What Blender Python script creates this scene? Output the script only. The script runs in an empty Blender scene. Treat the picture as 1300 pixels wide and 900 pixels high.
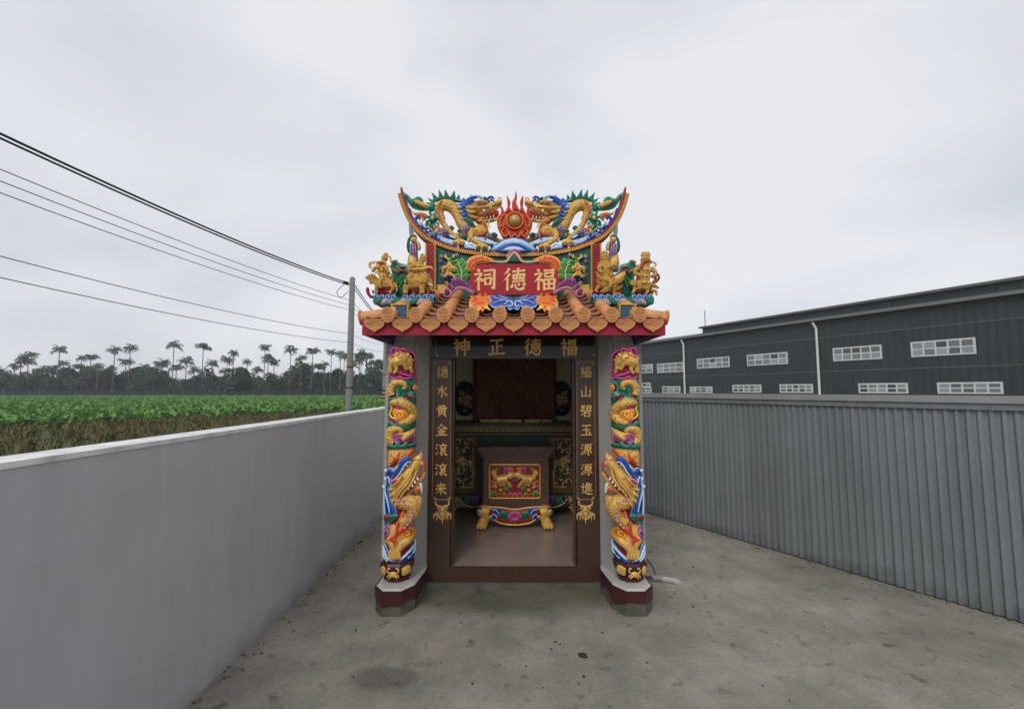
import bpy, bmesh, math, random
import numpy as np
from mathutils import Vector, Matrix
from mathutils.geometry import delaunay_2d_cdt
R = math.radians
S = bpy.context.scene
COL = S.collection
random.seed(7)

# ---------------------------------------------------------------- camera, sky, sun, exposure
F = 560.0                       # focal length in photo pixels (1300 px wide)
TH = math.atan(45 / 560)        # pitch up
CX, CZ = -0.012, 1.478
cam = bpy.data.cameras.new('camera'); camo = bpy.data.objects.new('camera', cam); COL.objects.link(camo)
camo.location = (CX, 0, CZ); camo.rotation_euler = (math.pi / 2 + TH, 0, 0)
cam.sensor_width = 36; cam.lens = F * 36 / 1300; cam.clip_start = .05; cam.clip_end = 3000
S.camera = camo

W = bpy.data.worlds.new('World'); S.world = W; W.use_nodes = True
nt = W.node_tree; N = nt.nodes; L = nt.links; N.clear()
out = N.new('ShaderNodeOutputWorld'); bg = N.new('ShaderNodeBackground')
sky = N.new('ShaderNodeTexSky'); sky.sky_type = 'NISHITA'; sky.sun_disc = False
sky.sun_elevation = R(40); sky.sun_rotation = R(198)
tc = N.new('ShaderNodeTexCoord'); mp = N.new('ShaderNodeMapping'); mp.inputs['Scale'].default_value = (1, 1, 2.0)
no = N.new('ShaderNodeTexNoise'); no.inputs['Scale'].default_value = 1.5; no.inputs['Detail'].default_value = 4; no.inputs['Roughness'].default_value = .42
no.inputs['Distortion'].default_value = .35
cr = N.new('ShaderNodeValToRGB')
cr.color_ramp.elements[0].position = .40; cr.color_ramp.elements[0].color = (6.6, 6.95, 7.75, 1)
cr.color_ramp.elements[1].position = .61; cr.color_ramp.elements[1].color = (8.75, 8.8, 9.15, 1)
mx = N.new('ShaderNodeMixRGB'); mx.inputs[0].default_value = .93
L.new(tc.outputs['Generated'], mp.inputs[0]); L.new(mp.outputs[0], no.inputs['Vector']); L.new(no.outputs['Fac'], cr.inputs[0])
L.new(sky.outputs[0], mx.inputs[1]); L.new(cr.outputs[0], mx.inputs[2])
L.new(mx.outputs[0], bg.inputs[0]); bg.inputs[1].default_value = .1; L.new(bg.outputs[0], out.inputs[0])

sun = bpy.data.lights.new('sun', 'SUN'); suno = bpy.data.objects.new('sun', sun); COL.objects.link(suno)
sun.energy = 1.5; sun.angle = R(30); sun.color = (1, .96, .9)
suno.rotation_euler = (R(50), 0, R(-18))
S.view_settings.view_transform = 'Standard'; S.view_settings.look = 'None'
S.view_settings.exposure = 0; S.view_settings.gamma = 1; S.view_settings.use_curve_mapping = False

# ---------------------------------------------------------------- helpers
def P(px, py, Y):
    u = (px - 650) / F; v = (450 - py) / F
    dy = math.cos(TH) - v * math.sin(TH); dz = math.sin(TH) + v * math.cos(TH)
    s = Y / dy
    return (CX + u * s, Y, CZ + dz * s)
def PX(px, Y): return (px - 652) / F * Y            # sideways metres, shrine axis at 0
def PZ(py, Y): return P(650, py, Y)[2]
def ground(px, py, z=0):
    u = (px - 650) / F; v = (450 - py) / F
    dy = math.cos(TH) - v * math.sin(TH); dz = math.sin(TH) + v * math.cos(TH)
    s = (z - CZ) / dz
    return (CX + u * s, dy * s)
def plane(Y0, side=1, dy=0):
    def m(px, py, w):
        x, y, z = P(px, py, Y0)
        return (side * x, Y0 - w + dy, z)
    m.s = Y0 / F
    return m
def cyl(cx, cy, rad, side=1):
    def m(px, py, w):
        x, y, z = P(px, py, cy - rad * .8)
        a = math.asin(max(-.999, min(.999, (x - cx) / (rad * 1.03))))
        return (side * (cx + (rad + w) * math.sin(a)), cy - (rad + w) * math.cos(a), z)
    m.s = (cy - rad) / F
    return m
def crop(ox, oy, sc):
    return lambda pts: [(ox + p[0] / sc, oy + p[1] / sc) + tuple(p[2:]) for p in pts]

def cat(pts, n=6, closed=False):
    p = [np.array(q, float) for q in pts]; m = len(p); o = []
    rng = range(m) if closed else range(m - 1)
    for i in rng:
        if closed: a, b, c, d = p[(i - 1) % m], p[i], p[(i + 1) % m], p[(i + 2) % m]
        else: a, b, c, d = p[max(i - 1, 0)], p[i], p[i + 1], p[min(i + 2, m - 1)]
        for j in range(n):
            t = j / n
            o.append(.5 * ((2 * b) + (c - a) * t + (2 * a - 5 * b + 4 * c - d) * t * t + (3 * b - a - 3 * c + d) * t ** 3))
    if not closed: o.append(p[-1])
    return o

class MB:
    def __init__(s): s.v = []; s.f = []; s.k = []
    def add(s, v, f, k=None):
        b = len(s.v); s.v += [tuple(map(float, q)) for q in v]; s.f += [tuple(b + i for i in q) for q in f]
        s.k += list(k) if k is not None else [1.0] * len(v)
        return s
    def box(s, x0, x1, y0, y1, z0, z1):
        v = [(x, y, z) for x in (x0, x1) for y in (y0, y1) for z in (z0, z1)]
        return s.add(v, [(0, 1, 3, 2), (4, 6, 7, 5), (0, 4, 5, 1), (2, 3, 7, 6), (0, 2, 6, 4), (1, 5, 7, 3)])
    def prism(s, poly, z0, z1, top=None):          # plan polygon (x,y) extruded in z
        n = len(poly); t = top or poly
        v = [(x, y, z0) for x, y in poly] + [(x, y, z1) for x, y in t]
        f = [(i, (i + 1) % n, n + (i + 1) % n, n + i) for i in range(n)] + [tuple(range(n))[::-1], tuple(range(n, 2 * n))]
        return s.add(v, f)
    def slab(s, poly, y0, y1):                     # front polygon (x,z) extruded in y
        n = len(poly)
        v = [(x, y0, z) for x, z in poly] + [(x, y1, z) for x, z in poly]
        f = [(i, (i + 1) % n, n + (i + 1) % n, n + i) for i in range(n)] + [tuple(range(n)), tuple(range(n, 2 * n))[::-1]]
        return s.add(v, f)
    def tube(s, pts, rad, seg=8, n=5, smooth=True, flat=1.0, caps=True):   # world pts, radius per pt
        if not hasattr(rad, '__len__'): rad = [rad] * len(pts)
        q = [tuple(p) + (r,) for p, r in zip(pts, rad)]
        q = cat(q, n) if smooth and len(q) > 2 else [np.array(a, float) for a in q]
        v = []; f = []; k = []; m = len(q)
        T = [q[min(i + 1, m - 1)][:3] - q[max(i - 1, 0)][:3] for i in range(m)]
        ref = np.array((0, 1.0, 0))
        if abs(np.dot(T[0] / (np.linalg.norm(T[0]) + 1e-9), ref)) > .9: ref = np.array((1.0, 0, 0))
        for i in range(m):
            t = T[i] / (np.linalg.norm(T[i]) + 1e-9)
            a = ref - t * np.dot(ref, t); a /= np.linalg.norm(a) + 1e-9
            ref = a
            b = np.cross(t, a); r = max(abs(q[i][3]), 1e-5)
            for j in range(seg):
                w = 2 * math.pi * j / seg
                v.append(q[i][:3] + a * math.cos(w) * r * flat + b * math.sin(w) * r); k.append(i / (m - 1))
        for i in range(m - 1):
            for j in range(seg):
                f.append((i * seg + j, i * seg + (j + 1) % seg, (i + 1) * seg + (j + 1) % seg, (i + 1) * seg + j))
        if caps: f.append(tuple(range(seg))[::-1]); f.append(tuple(range((m - 1) * seg, m * seg)))
        return s.add(v, f, k)
    def mtube(s, pts, m, seg=8, n=5, flat=1.0, w0=0):   # pts (px,py,r_px[,w]) through mapping m
        return s.tube([m(p[0], p[1], (p[3] if len(p) > 3 else 0) + w0) for p in pts], [p[2] * m.s for p in pts], seg, n, flat=flat)
    def ell(s, c, r, seg=12, rings=8, rot=None):
        v = []; f = []
        if not hasattr(r, '__len__'): r = (r, r, r)
        for i in range(rings + 1):
            a = math.pi * i / rings
            for j in range(seg):
                b = 2 * math.pi * j / seg
                d = Vector((r[0] * math.sin(a) * math.cos(b), r[1] * math.sin(a) * math.sin(b), r[2] * math.cos(a)))
                if rot is not None: d = rot @ d
                v.append((c[0] + d.x, c[1] + d.y, c[2] + d.z))
        for i in range(rings):
            for j in range(seg):
                f.append((i * seg + j, i * seg + (j + 1) % seg, (i + 1) * seg + (j + 1) % seg, (i + 1) * seg + j))
        return s.add(v, f)
    def lathe(s, prof, c=(0, 0), seg=24):          # prof (r,z)
        v = []; f = []; n = len(prof)
        for r, z in prof:
            for j in range(seg):
                a = 2 * math.pi * j / seg + math.pi / seg; v.append((c[0] + r * math.cos(a), c[1] + r * math.sin(a), z))
        for i in range(n - 1):
            for j in range(seg): f.append((i * seg + j, i * seg + (j + 1) % seg, (i + 1) * seg + (j + 1) % seg, (i + 1) * seg + j))
        f += [tuple(range(seg))[::-1], tuple(range((n - 1) * seg, n * seg))]
        return s.add(v, f)
    def puff(s, outl, m, depth, w0=0.0, back=.5, n=4, smooth=True, rim=None, step=None):
        """inflated relief: closed outline (px), mapping m, depth in metres at the middle, back side depth*back"""
        o = np.array(cat([p[:2] for p in outl], n, True) if smooth else [p[:2] for p in outl])
        if not smooth:
            o2 = []
            for i in range(len(o)):
                for t in (0, .5): o2.append(o[i] * (1 - t) + o[(i + 1) % len(o)] * t)
            o = np.array(o2)
        a, b = o, np.roll(o, -1, 0)
        lo, hi = o.min(0), o.max(0)
        st = step or max(.45, min(hi - lo) / 7)
        gx, gy = np.arange(lo[0] + st * .5, hi[0], st), np.arange(lo[1] + st * .5, hi[1], st * .87)
        g = np.array([(x + (st / 2 if j % 2 else 0), y) for j, y in enumerate(gy) for x in gx]) if len(gx) and len(gy) else np.zeros((0, 2))
        if len(g):
            ab = b - a; l2 = (ab ** 2).sum(1) + 1e-12
            ap = g[:, None, :] - a[None]; t = np.clip((ap * ab).sum(2) / l2, 0, 1)
            dist = np.sqrt(((ap - t[..., None] * ab) ** 2).sum(2)).min(1)
            x, y = g[:, 0:1], g[:, 1:2]
            cond = (a[:, 1] > y) != (b[:, 1] > y)
            with np.errstate(divide='ignore', invalid='ignore'):
                xi = (b[:, 0] - a[:, 0]) * (y - a[:, 1]) / (b[:, 1] - a[:, 1]) + a[:, 0]
            ins = ((x < xi) & cond).sum(1) % 2 == 1
            keep = ins & (dist > st * .35)
            g, dist = g[keep], dist[keep]
        else: dist = np.zeros(0)
        D = rim or (dist.max() if len(dist) else 1)
        vin = [Vector(q) for q in o] + [Vector(q) for q in g]
        vo, _, fo, ov, _, _ = delaunay_2d_cdt(vin, [], [list(range(len(o)))], 1, 1e-5)
        kk = []
        for i, ids in enumerate(ov):
            kk.append(max([0.0] + [min(1.0, dist[j - len(o)] / D) if j >= len(o) else 0.0 for j in ids]))
        v = []; f = []; k = []
        nn = len(vo)
        prof = [math.sqrt(max(0, 1 - (1 - q) ** 2)) for q in kk]
        for q, h in zip(vo, prof): v.append(m(q.x, q.y, w0 + depth * h)); k.append(0)
        for q, h in zip(vo, prof): v.append(m(q.x, q.y, w0 - depth * back * h - 1e-4))
        for t in fo:
            f.append(tuple(t)); f.append(tuple(nn + i for i in t)[::-1])
        # skirt closing the tiny gap between the two sheets
        return s.add(v, f, kk + kk)
    def build(s, name, mat, parent=None, label=None, cat_=None, group=None, kind=None, sharp=40, smooth=True):
        me = bpy.data.meshes.new(name); me.from_pydata(s.v, [], s.f)
        a = me.attributes.new('k', 'FLOAT', 'POINT'); a.data.foreach_set('value', np.array(s.k, np.float32))
        bm = bmesh.new(); bm.from_mesh(me); bmesh.ops.recalc_face_normals(bm, faces=bm.faces); bm.to_mesh(me); bm.free()
        if smooth:
            me.polygons.foreach_set('use_smooth', [True] * len(me.polygons)); me.set_sharp_from_angle(angle=R(sharp))
        me.materials.append(mat); me.update()
        return link(name, me, parent, label, cat_, group, kind)
def link(name, me, parent=None, label=None, cat_=None, group=None, kind=None, loc=None):
    o = bpy.data.objects.new(name, me); COL.objects.link(o)
    if loc is not None: o.location = loc
    if parent is not None:
        o.parent = parent
        o.matrix_parent_inverse = Matrix.Translation(-WL[parent.name]); 
        WL[o.name] = WL[parent.name] if False else Vector((0, 0, 0)) if loc is None else Vector(loc)
    else: WL[o.name] = Vector((0, 0, 0)) if loc is None else Vector(loc)
    return tag(o, label, cat_, group, kind)
WL = {}
def tag(o, label=None, cat_=None, group=None, kind=None):
    if label: o['label'] = label
    if cat_: o['category'] = cat_
    if group: o['group'] = group
    if kind: o['kind'] = kind
    return o
def thing(name, loc, label, cat_, group=None):
    o = bpy.data.objects.new(name, None); COL.objects.link(o); o.location = loc; o.empty_display_size = .05
    WL[o.name] = Vector(loc)
    return tag(o, label, cat_, group)
def fuse(mb, name, mat, parent, voxel=.004, smooth_it=6, **kw):
    """one continuous skin from overlapping solids"""
    me = bpy.data.meshes.new('t'); me.from_pydata(mb.v, [], mb.f)
    bm = bmesh.new(); bm.from_mesh(me); bmesh.ops.recalc_face_normals(bm, faces=bm.faces); bm.to_mesh(me); bm.free()
    o = bpy.data.objects.new('t', me); COL.objects.link(o)
    r = o.modifiers.new('r', 'REMESH'); r.mode = 'VOXEL'; r.voxel_size = voxel; r.use_smooth_shade = True
    sm = o.modifiers.new('s', 'SMOOTH'); sm.iterations = smooth_it; sm.factor = .5
    dg = bpy.context.evaluated_depsgraph_get(); dg.update()
    m2 = bpy.data.meshes.new_from_object(o.evaluated_get(dg)); m2.name = name
    bpy.data.objects.remove(o); bpy.data.meshes.remove(me)
    m2.materials.clear(); m2.materials.append(mat)
    m2.polygons.foreach_set('use_smooth', [True] * len(m2.polygons))
    return link(name, m2, parent, **kw)

# ---------------------------------------------------------------- materials
MATS = {}
def lin(c):
    return tuple((x / 255 / 12.92 if x / 255 < .04045 else ((x / 255 + .055) / 1.055) ** 2.4) for x in c)
def mat(name, col, rough=.55, var=.15, scale=14, bump=0.0, bscale=60, metal=0, spec=.28, col2=None, vor=0, coat=0, k=None):
    """procedural paint: base colour broken up by two noises, optional bump; k = list of (pos, colour) ramp over the relief height"""
    if name in MATS: return MATS[name]
    m = bpy.data.materials.new(name); m.use_nodes = True; t = m.node_tree; n = t.nodes; l = t.links
    b = n['Principled BSDF']; b.inputs['Roughness'].default_value = rough; b.inputs['Metallic'].default_value = metal
    b.inputs['Specular IOR Level'].default_value = spec
    if coat: b.inputs['Coat Weight'].default_value = coat; b.inputs['Coat Roughness'].default_value = .15
    tc = n.new('ShaderNodeTexCoord'); no = n.new('ShaderNodeTexNoise'); no.inputs['Scale'].default_value = scale; no.inputs['Detail'].default_value = 6
    no.inputs['Roughness'].default_value = .65
    l.new(tc.outputs['Object'], no.inputs['Vector'])
    mr = n.new('ShaderNodeMapRange'); mr.inputs[1].default_value = .3; mr.inputs[2].default_value = .7
    l.new(no.outputs['Fac'], mr.inputs[0])
    mix = n.new('ShaderNodeMixRGB'); l.new(mr.outputs[0], mix.inputs[0])
    if k:
        at = n.new('ShaderNodeAttribute'); at.attribute_name = 'k'; ra = n.new('ShaderNodeValToRGB'); e = ra.color_ramp.elements
        while len(e) < len(k): e.new(.5)
        for q, (p, c) in zip(e, k): q.position = p; q.color = (*c, 1)
        l.new(at.outputs['Fac'], ra.inputs[0])
        h1 = n.new('ShaderNodeHueSaturation'); h1.inputs['Value'].default_value = 1 - var
        h2 = n.new('ShaderNodeHueSaturation'); h2.inputs['Value'].default_value = 1 + var
        l.new(ra.outputs[0], h1.inputs['Color']); l.new(ra.outputs[0], h2.inputs['Color'])
        l.new(h1.outputs[0], mix.inputs[1]); l.new(h2.outputs[0], mix.inputs[2])
    else:
        mix.inputs[1].default_value = (*[c * (1 - var) for c in col], 1)
        mix.inputs[2].default_value = (*(col2 or [min(1, c * (1 + var)) for c in col]), 1)
    l.new(mix.outputs[0], b.inputs['Base Color'])
    r2 = n.new('ShaderNodeMapRange'); r2.inputs[3].default_value = max(.02, rough - .1); r2.inputs[4].default_value = min(1, rough + .12)
    l.new(no.outputs['Fac'], r2.inputs[0]); l.new(r2.outputs[0], b.inputs['Roughness'])
    if bump or vor:
        bp = n.new('ShaderNodeBump'); bp.inputs['Strength'].default_value = bump or .5; bp.inputs['Distance'].default_value = .004
        if vor:
            vo = n.new('ShaderNodeTexVoronoi'); vo.inputs['Scale'].default_value = vor; l.new(tc.outputs['Object'], vo.inputs['Vector'])
            inv = n.new('ShaderNodeMath'); inv.operation = 'SUBTRACT'; inv.inputs[0].default_value = 1; l.new(vo.outputs['Distance'], inv.inputs[1])
            l.new(inv.outputs[0], bp.inputs['Height']); bp.inputs['Distance'].default_value = .012
            rv = n.new('ShaderNodeValToRGB'); rv.color_ramp.elements[0].position = .45; rv.color_ramp.elements[0].color = (1.08, 1.08, 1.08, 1)
            rv.color_ramp.elements[1].position = .75; rv.color_ramp.elements[1].color = (.62, .55, .48, 1); l.new(vo.outputs['Distance'], rv.inputs[0])
            mm_ = n.new('ShaderNodeMixRGB'); mm_.blend_type = 'MULTIPLY'; mm_.inputs[0].default_value = 1
            l.new(mix.outputs[0], mm_.inputs[1]); l.new(rv.outputs[0], mm_.inputs[2]); l.new(mm_.outputs[0], b.inputs['Base Color'])
        else:
            n2 = n.new('ShaderNodeTexNoise'); n2.inputs['Scale'].default_value = bscale; n2.inputs['Detail'].default_value = 5
            l.new(tc.outputs['Object'], n2.inputs['Vector']); l.new(n2.outputs['Fac'], bp.inputs['Height'])
        l.new(bp.outputs[0], b.inputs['Normal'])
    MATS[name] = m
    return m
G1, G2 = (.62, .36, .085), (.42, .20, .035)
GOLD = mat('gold_paint', (.68, .41, .10), .38, .22, 30, .25, 90, .15)
SCALE = mat('gold_scales', (.70, .43, .11), .42, .15, 40, .5, vor=80, metal=.1)
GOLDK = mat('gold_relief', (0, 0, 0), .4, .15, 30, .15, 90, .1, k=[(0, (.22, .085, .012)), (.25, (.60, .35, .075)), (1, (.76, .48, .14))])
GOLDTXT = mat('gold_leaf_lettering', (.75, .47, .14), .42, .12, 30, .1, 90, .1)
GREENK = mat('green_relief', (0, 0, 0), .4, .12, 30, k=[(0, (.15, .52, .38)), (.18, (.02, .22, .14)), (.6, (.004, .11, .07))])
LEAFK = mat('leaf_green_relief', (0, 0, 0), .4, .12, 30, k=[(0, (.35, .6, .2)), (.3, (.06, .36, .06)), (1, (.02, .2, .03))])
BLUEK = mat('blue_relief', (0, 0, 0), .38, .12, 30, k=[(0, (.42, .62, .82)), (.15, (.03, .13, .5)), (.6, (.006, .035, .27))])
WAVEK = mat('wave_relief', (0, 0, 0), .38, .1, 30, k=[(0, (.02, .07, .33)), (.3, (.05, .2, .55)), (.55, (.42, .62, .8)), (1, (.62, .78, .88))])
FLAMEK = mat('flame_relief', (0, 0, 0), .4, .12, 30, k=[(0, (.85, .35, .10)), (.22, (.72, .12, .03)), (.7, (.48, .035, .02))])
ORANK = mat('orange_relief', (0, 0, 0), .4, .1, 30, k=[(0, (.88, .6, .14)), (.18, (.85, .38, .05)), (.65, (.62, .07, .025))])
PURPK = mat('purple_relief', (0, 0, 0), .4, .1, 30, k=[(0, (.62, .30, .55)), (.16, (.30, .06, .26)), (.8, (.12, .015, .11))])
PINKK = mat('pink_relief', (0, 0, 0), .4, .1, 30, k=[(0, (.78, .42, .62)), (.35, (.5, .08, .28)), (1, (.3, .025, .14))])
YELK = mat('yellow_relief', (0, 0, 0), .4, .1, 30, k=[(0, (.7, .12, .02)), (.3, (.85, .55, .03)), (1, (.9, .65, .08))])
MAROONK = mat('maroon_relief', (0, 0, 0), .45, .12, 30, k=[(0, (.35, .03, .06)), (1, (.3, .015, .05))])
RED = mat('red_paint', (.34, .014, .034), .42, .12, 10, .05)
SIGNRED = mat('sign_red', (.37, .013, .026), .4, .1, 9, .05)
DGREEN = mat('deep_green_paint', (.012, .12, .085), .45, .15, 14)
NAVY = mat('navy_paint', (.015, .03, .10), .4, .15, 14)
WHITE = mat('white_paint', (.8, .8, .78), .4, .06, 20)
BLACK = mat('black_paint', (.01, .01, .012), .25, .1, 20)
BLUE = mat('blue_paint', (.015, .08, .42), .38, .12, 20)
LBLUE = mat('light_blue_paint', (.5, .68, .82), .4, .1, 20)
PURPLE = mat('purple_paint', (.22, .12, .32), .45, .2, 30)
ORANGE = mat('orange_paint', (.72, .17, .04), .42, .15, 30)
YELLOW = mat('yellow_glaze', (.72, .47, .07), .35, .18, 40)
MANEK = mat('mane_blue', (0, 0, 0), .4, .15, 60, k=[(0, (.012, .05, .30)), (.5, (.03, .13, .5)), (1, (.3, .5, .78))])
FRILLK = mat('frill_relief', (0, 0, 0), .42, .15, 40, k=[(0, (.42, .30, .46)), (.3, (.17, .09, .2)), (1, (.09, .03, .10))])
# ---------------------------------------------------------------- the setting
def ground_mats():
    m = mat('yard_concrete', (.2, .19, .17), .85, .0, 1.2)
    t = m.node_tree; n = t.nodes; l = t.links; b = n['Principled BSDF']
    for lk in list(b.inputs['Base Color'].links): l.remove(lk)
    tc = [q for q in n if q.type == 'TEX_COORD'][0]
    def noise(s, d, r=.6):
        q = n.new('ShaderNodeTexNoise'); q.inputs['Scale'].default_value = s; q.inputs['Detail'].default_value = d; q.inputs['Roughness'].default_value = r
        l.new(tc.outputs['Object'], q.inputs['Vector']); return q
    def ramp(q, a, ca, bb, cb):
        r = n.new('ShaderNodeValToRGB'); r.color_ramp.elements[0].position = a; r.color_ramp.elements[0].color = (*ca, 1)
        r.color_ramp.elements[1].position = bb; r.color_ramp.elements[1].color = (*cb, 1); l.new(q.outputs[0], r.inputs[0]); return r
    def mul(a, c, f=1.0, bt='MULTIPLY'):
        x = n.new('ShaderNodeMixRGB'); x.blend_type = bt; x.inputs[0].default_value = f; l.new(a.outputs[0], x.inputs[1]); l.new(c.outputs[0], x.inputs[2]); return x
    base = ramp(noise(.9, 6), .3, (.198, .183, .158), .7, (.328, .306, .268))
    blot = ramp(noise(3.1, 8, .7), .35, (.78, .78, .78), .62, (1.12, 1.1, 1.06))
    fine = ramp(noise(45, 6, .75), .3, (.8, .8, .8), .75, (1.18, 1.18, 1.18))
    spot = ramp(noise(9, 3, .5), .62, (1, 1, 1), .72, (.55, .53, .5))
    c = mul(mul(mul(base, blot), fine), spot)
    # hairline cracks
    vo = n.new('ShaderNodeTexVoronoi'); vo.feature = 'DISTANCE_TO_EDGE'; vo.inputs['Scale'].default_value = .55
    wn = noise(2.2, 5); ad = n.new('ShaderNodeMixRGB'); ad.blend_type = 'ADD'; ad.inputs[0].default_value = .55
    l.new(tc.outputs['Object'], ad.inputs[1]); l.new(wn.outputs[1], ad.inputs[2]); l.new(ad.outputs[0], vo.inputs['Vector'])
    c = mul(c, ramp(vo, .002, (.86, .85, .82), .004, (1, 1, 1)))
    # damp patch left of the steps and moss-dark seepage along the shrine foot, which doubles as painted contact shadow
    def patch(cx, cy, rx, ry, col):
        mp = n.new('ShaderNodeMapping'); mp.inputs['Location'].default_value = (-cx / rx, -cy / ry, 0); mp.inputs['Scale'].default_value = (1 / rx, 1 / ry, 0)
        l.new(ad2.outputs[0], mp.inputs[0]); g = n.new('ShaderNodeVectorMath'); g.operation = 'LENGTH'; l.new(mp.outputs[0], g.inputs[0])
        r = n.new('ShaderNodeValToRGB'); r.color_ramp.elements[0].position = .6; r.color_ramp.elements[0].color = (*col, 1)
        r.color_ramp.elements[1].position = 1.0; r.color_ramp.elements[1].color = (1, 1, 1, 1); l.new(g.outputs['Value'], r.inputs[0]); return r
    ad2 = n.new('ShaderNodeMixRGB'); ad2.blend_type = 'ADD'; ad2.inputs[0].default_value = .35
    w2 = noise(1.7, 5, .65); l.new(tc.outputs['Object'], ad2.inputs[1]); l.new(w2.outputs[1], ad2.inputs[2])
    gx, gy = ground(490, 856)
    c = mul(c, patch(gx + .17, gy + .17, .22, .10, (.6, .6, .61)))
    c = mul(c, patch(.17, 3.55, 1.2, .42, (.5, .53, .43)))
    l.new(c.outputs[0], b.inputs['Base Color'])
    bp = n.new('ShaderNodeBump'); bp.inputs['Strength'].default_value = .35; bp.inputs['Distance'].default_value = .01
    l.new(noise(30, 8, .7).outputs[0], bp.inputs['Height']); l.new(bp.outputs[0], b.inputs['Normal'])
    return m
YARD = ground_mats()
FX0, FY0, FX1, FY1 = None, None, None, None
fa = ground(818, 650); fb = ground(903, 675)             # foot of the corrugated fence, two points on the yard
fd = np.array((fb[0] - fa[0], fb[1] - fa[1])); fd /= np.linalg.norm(fd)
WXL = ground(397, 741)[0]                                 # inner face of the boundary wall
def fpt(t): return (fa[0] + fd[0] * t, fa[1] + fd[1] * t)
# fence runs from the boundary wall behind the shrine to well past the frame
tl = (WXL + .02 - fa[0]) / fd[0]; tr = 9.0
far_ = fpt(tl)
yard_poly = [(WXL - .2, -6), (fpt(tr)[0] + .5, -6), (fpt(tr)[0] + .5, fpt(tr)[1]), (fa[0] + .35, fa[1] + .2), (far_[0], far_[1] + .3), (WXL - .2, far_[1] + .3)]
n_ = 60
mb = MB()
mb.v = [(x, y, 0) for x, y in yard_poly]; mb.f = [tuple(range(len(yard_poly)))]; mb.k = [1] * len(yard_poly)
mb.build('yard', YARD, kind='structure', smooth=False)

FIELD = mat('field_soil', (.075, .085, .04), .95, .3, .35, .6, 4, col2=(.1, .13, .045))
mb = MB().add([(-1500, -200, -.06), (1500, -200, -.06), (1500, 2500, -.06), (-1500, 2500, -.06)], [(0, 1, 2, 3)])
mb.build('ground', FIELD, kind='structure', smooth=False)

# boundary wall on the left: rendered masonry with a white coping
WALLG = mat('grey_render', (.45, .453, .465), .85, .07, 1.6, .25, 30)
COPE = mat('white_coping', (.72, .72, .71), .7, .1, 3, .15, 40)
def weather(m, streak=.25, splash=.35, zb=.25, rnd=0, rust=None):
    """rain streaks, splash stains with a ragged upper edge near the foot, per-piece tone"""
    t = m.node_tree; n = t.nodes; l = t.links; b = n['Principled BSDF']; src = b.inputs['Base Color'].links[0].from_socket
    tc = n.new('ShaderNodeTexCoord'); mp = n.new('ShaderNodeMapping'); mp.inputs['Scale'].default_value = (9, 9, .35); l.new(tc.outputs['Object'], mp.inputs[0])
    no = n.new('ShaderNodeTexNoise'); no.inputs['Scale'].default_value = 1.4; no.inputs['Detail'].default_value = 7; no.inputs['Roughness'].default_value = .6; l.new(mp.outputs[0], no.inputs['Vector'])
    r = n.new('ShaderNodeMapRange'); r.inputs[1].default_value = .42; r.inputs[2].default_value = .72; r.inputs[3].default_value = 1.04; r.inputs[4].default_value = 1 - streak; l.new(no.outputs[0], r.inputs[0])
    sx = n.new('ShaderNodeSeparateXYZ'); l.new(tc.outputs['Object'], sx.inputs[0])
    n2 = n.new('ShaderNodeTexNoise'); n2.inputs['Scale'].default_value = 3.5; n2.inputs['Detail'].default_value = 8; n2.inputs['Roughness'].default_value = .7; l.new(tc.outputs['Object'], n2.inputs['Vector'])
    ad = n.new('ShaderNodeMath'); ad.operation = 'MULTIPLY_ADD'; l.new(n2.outputs[0], ad.inputs[0]); ad.inputs[1].default_value = -zb * 3.2; l.new(sx.outputs[2], ad.inputs[2])
    r2 = n.new('ShaderNodeMapRange'); r2.inputs[1].default_value = -zb * 1.75; r2.inputs[2].default_value = -zb * .9; r2.inputs[3].default_value = 1 - splash; r2.inputs[4].default_value = 1.0; l.new(ad.outputs[0], r2.inputs[0])
    mu = n.new('ShaderNodeMath'); mu.operation = 'MULTIPLY'; l.new(r.outputs[0], mu.inputs[0]); l.new(r2.outputs[0], mu.inputs[1])
    if rnd:
        oi = n.new('ShaderNodeObjectInfo'); r3 = n.new('ShaderNodeMapRange'); r3.inputs[3].default_value = 1 - rnd; r3.inputs[4].default_value = 1 + rnd; l.new(oi.outputs['Random'], r3.inputs[0])
        m2 = n.new('ShaderNodeMath'); m2.operation = 'MULTIPLY'; l.new(mu.outputs[0], m2.inputs[0]); l.new(r3.outputs[0], m2.inputs[1]); mu = m2
    x = n.new('ShaderNodeMixRGB'); x.blend_type = 'MULTIPLY'; x.inputs[0].default_value = 1; l.new(src, x.inputs[1]); l.new(mu.outputs[0], x.inputs[2]); l.new(x.outputs[0], b.inputs['Base Color'])
weather(WALLG, .035, .28, .14); weather(COPE, .3, 0, .2)
hw = PZ(530, ground(397, 741)[1])
w = thing('boundary_wall', (WXL - .06, 5, 0), 'smooth grey boundary wall with white coping between the yard and the green field', 'wall')
MB().box(WXL - .14, WXL, -5, far_[1] + .2, -.1, hw - .02).build('wall_face', WALLG, w, smooth=False)
MB().box(WXL - .147, WXL + .005, -5.01, far_[1] + .21, hw - .02, hw).build('coping', COPE, w, smooth=False)

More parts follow.
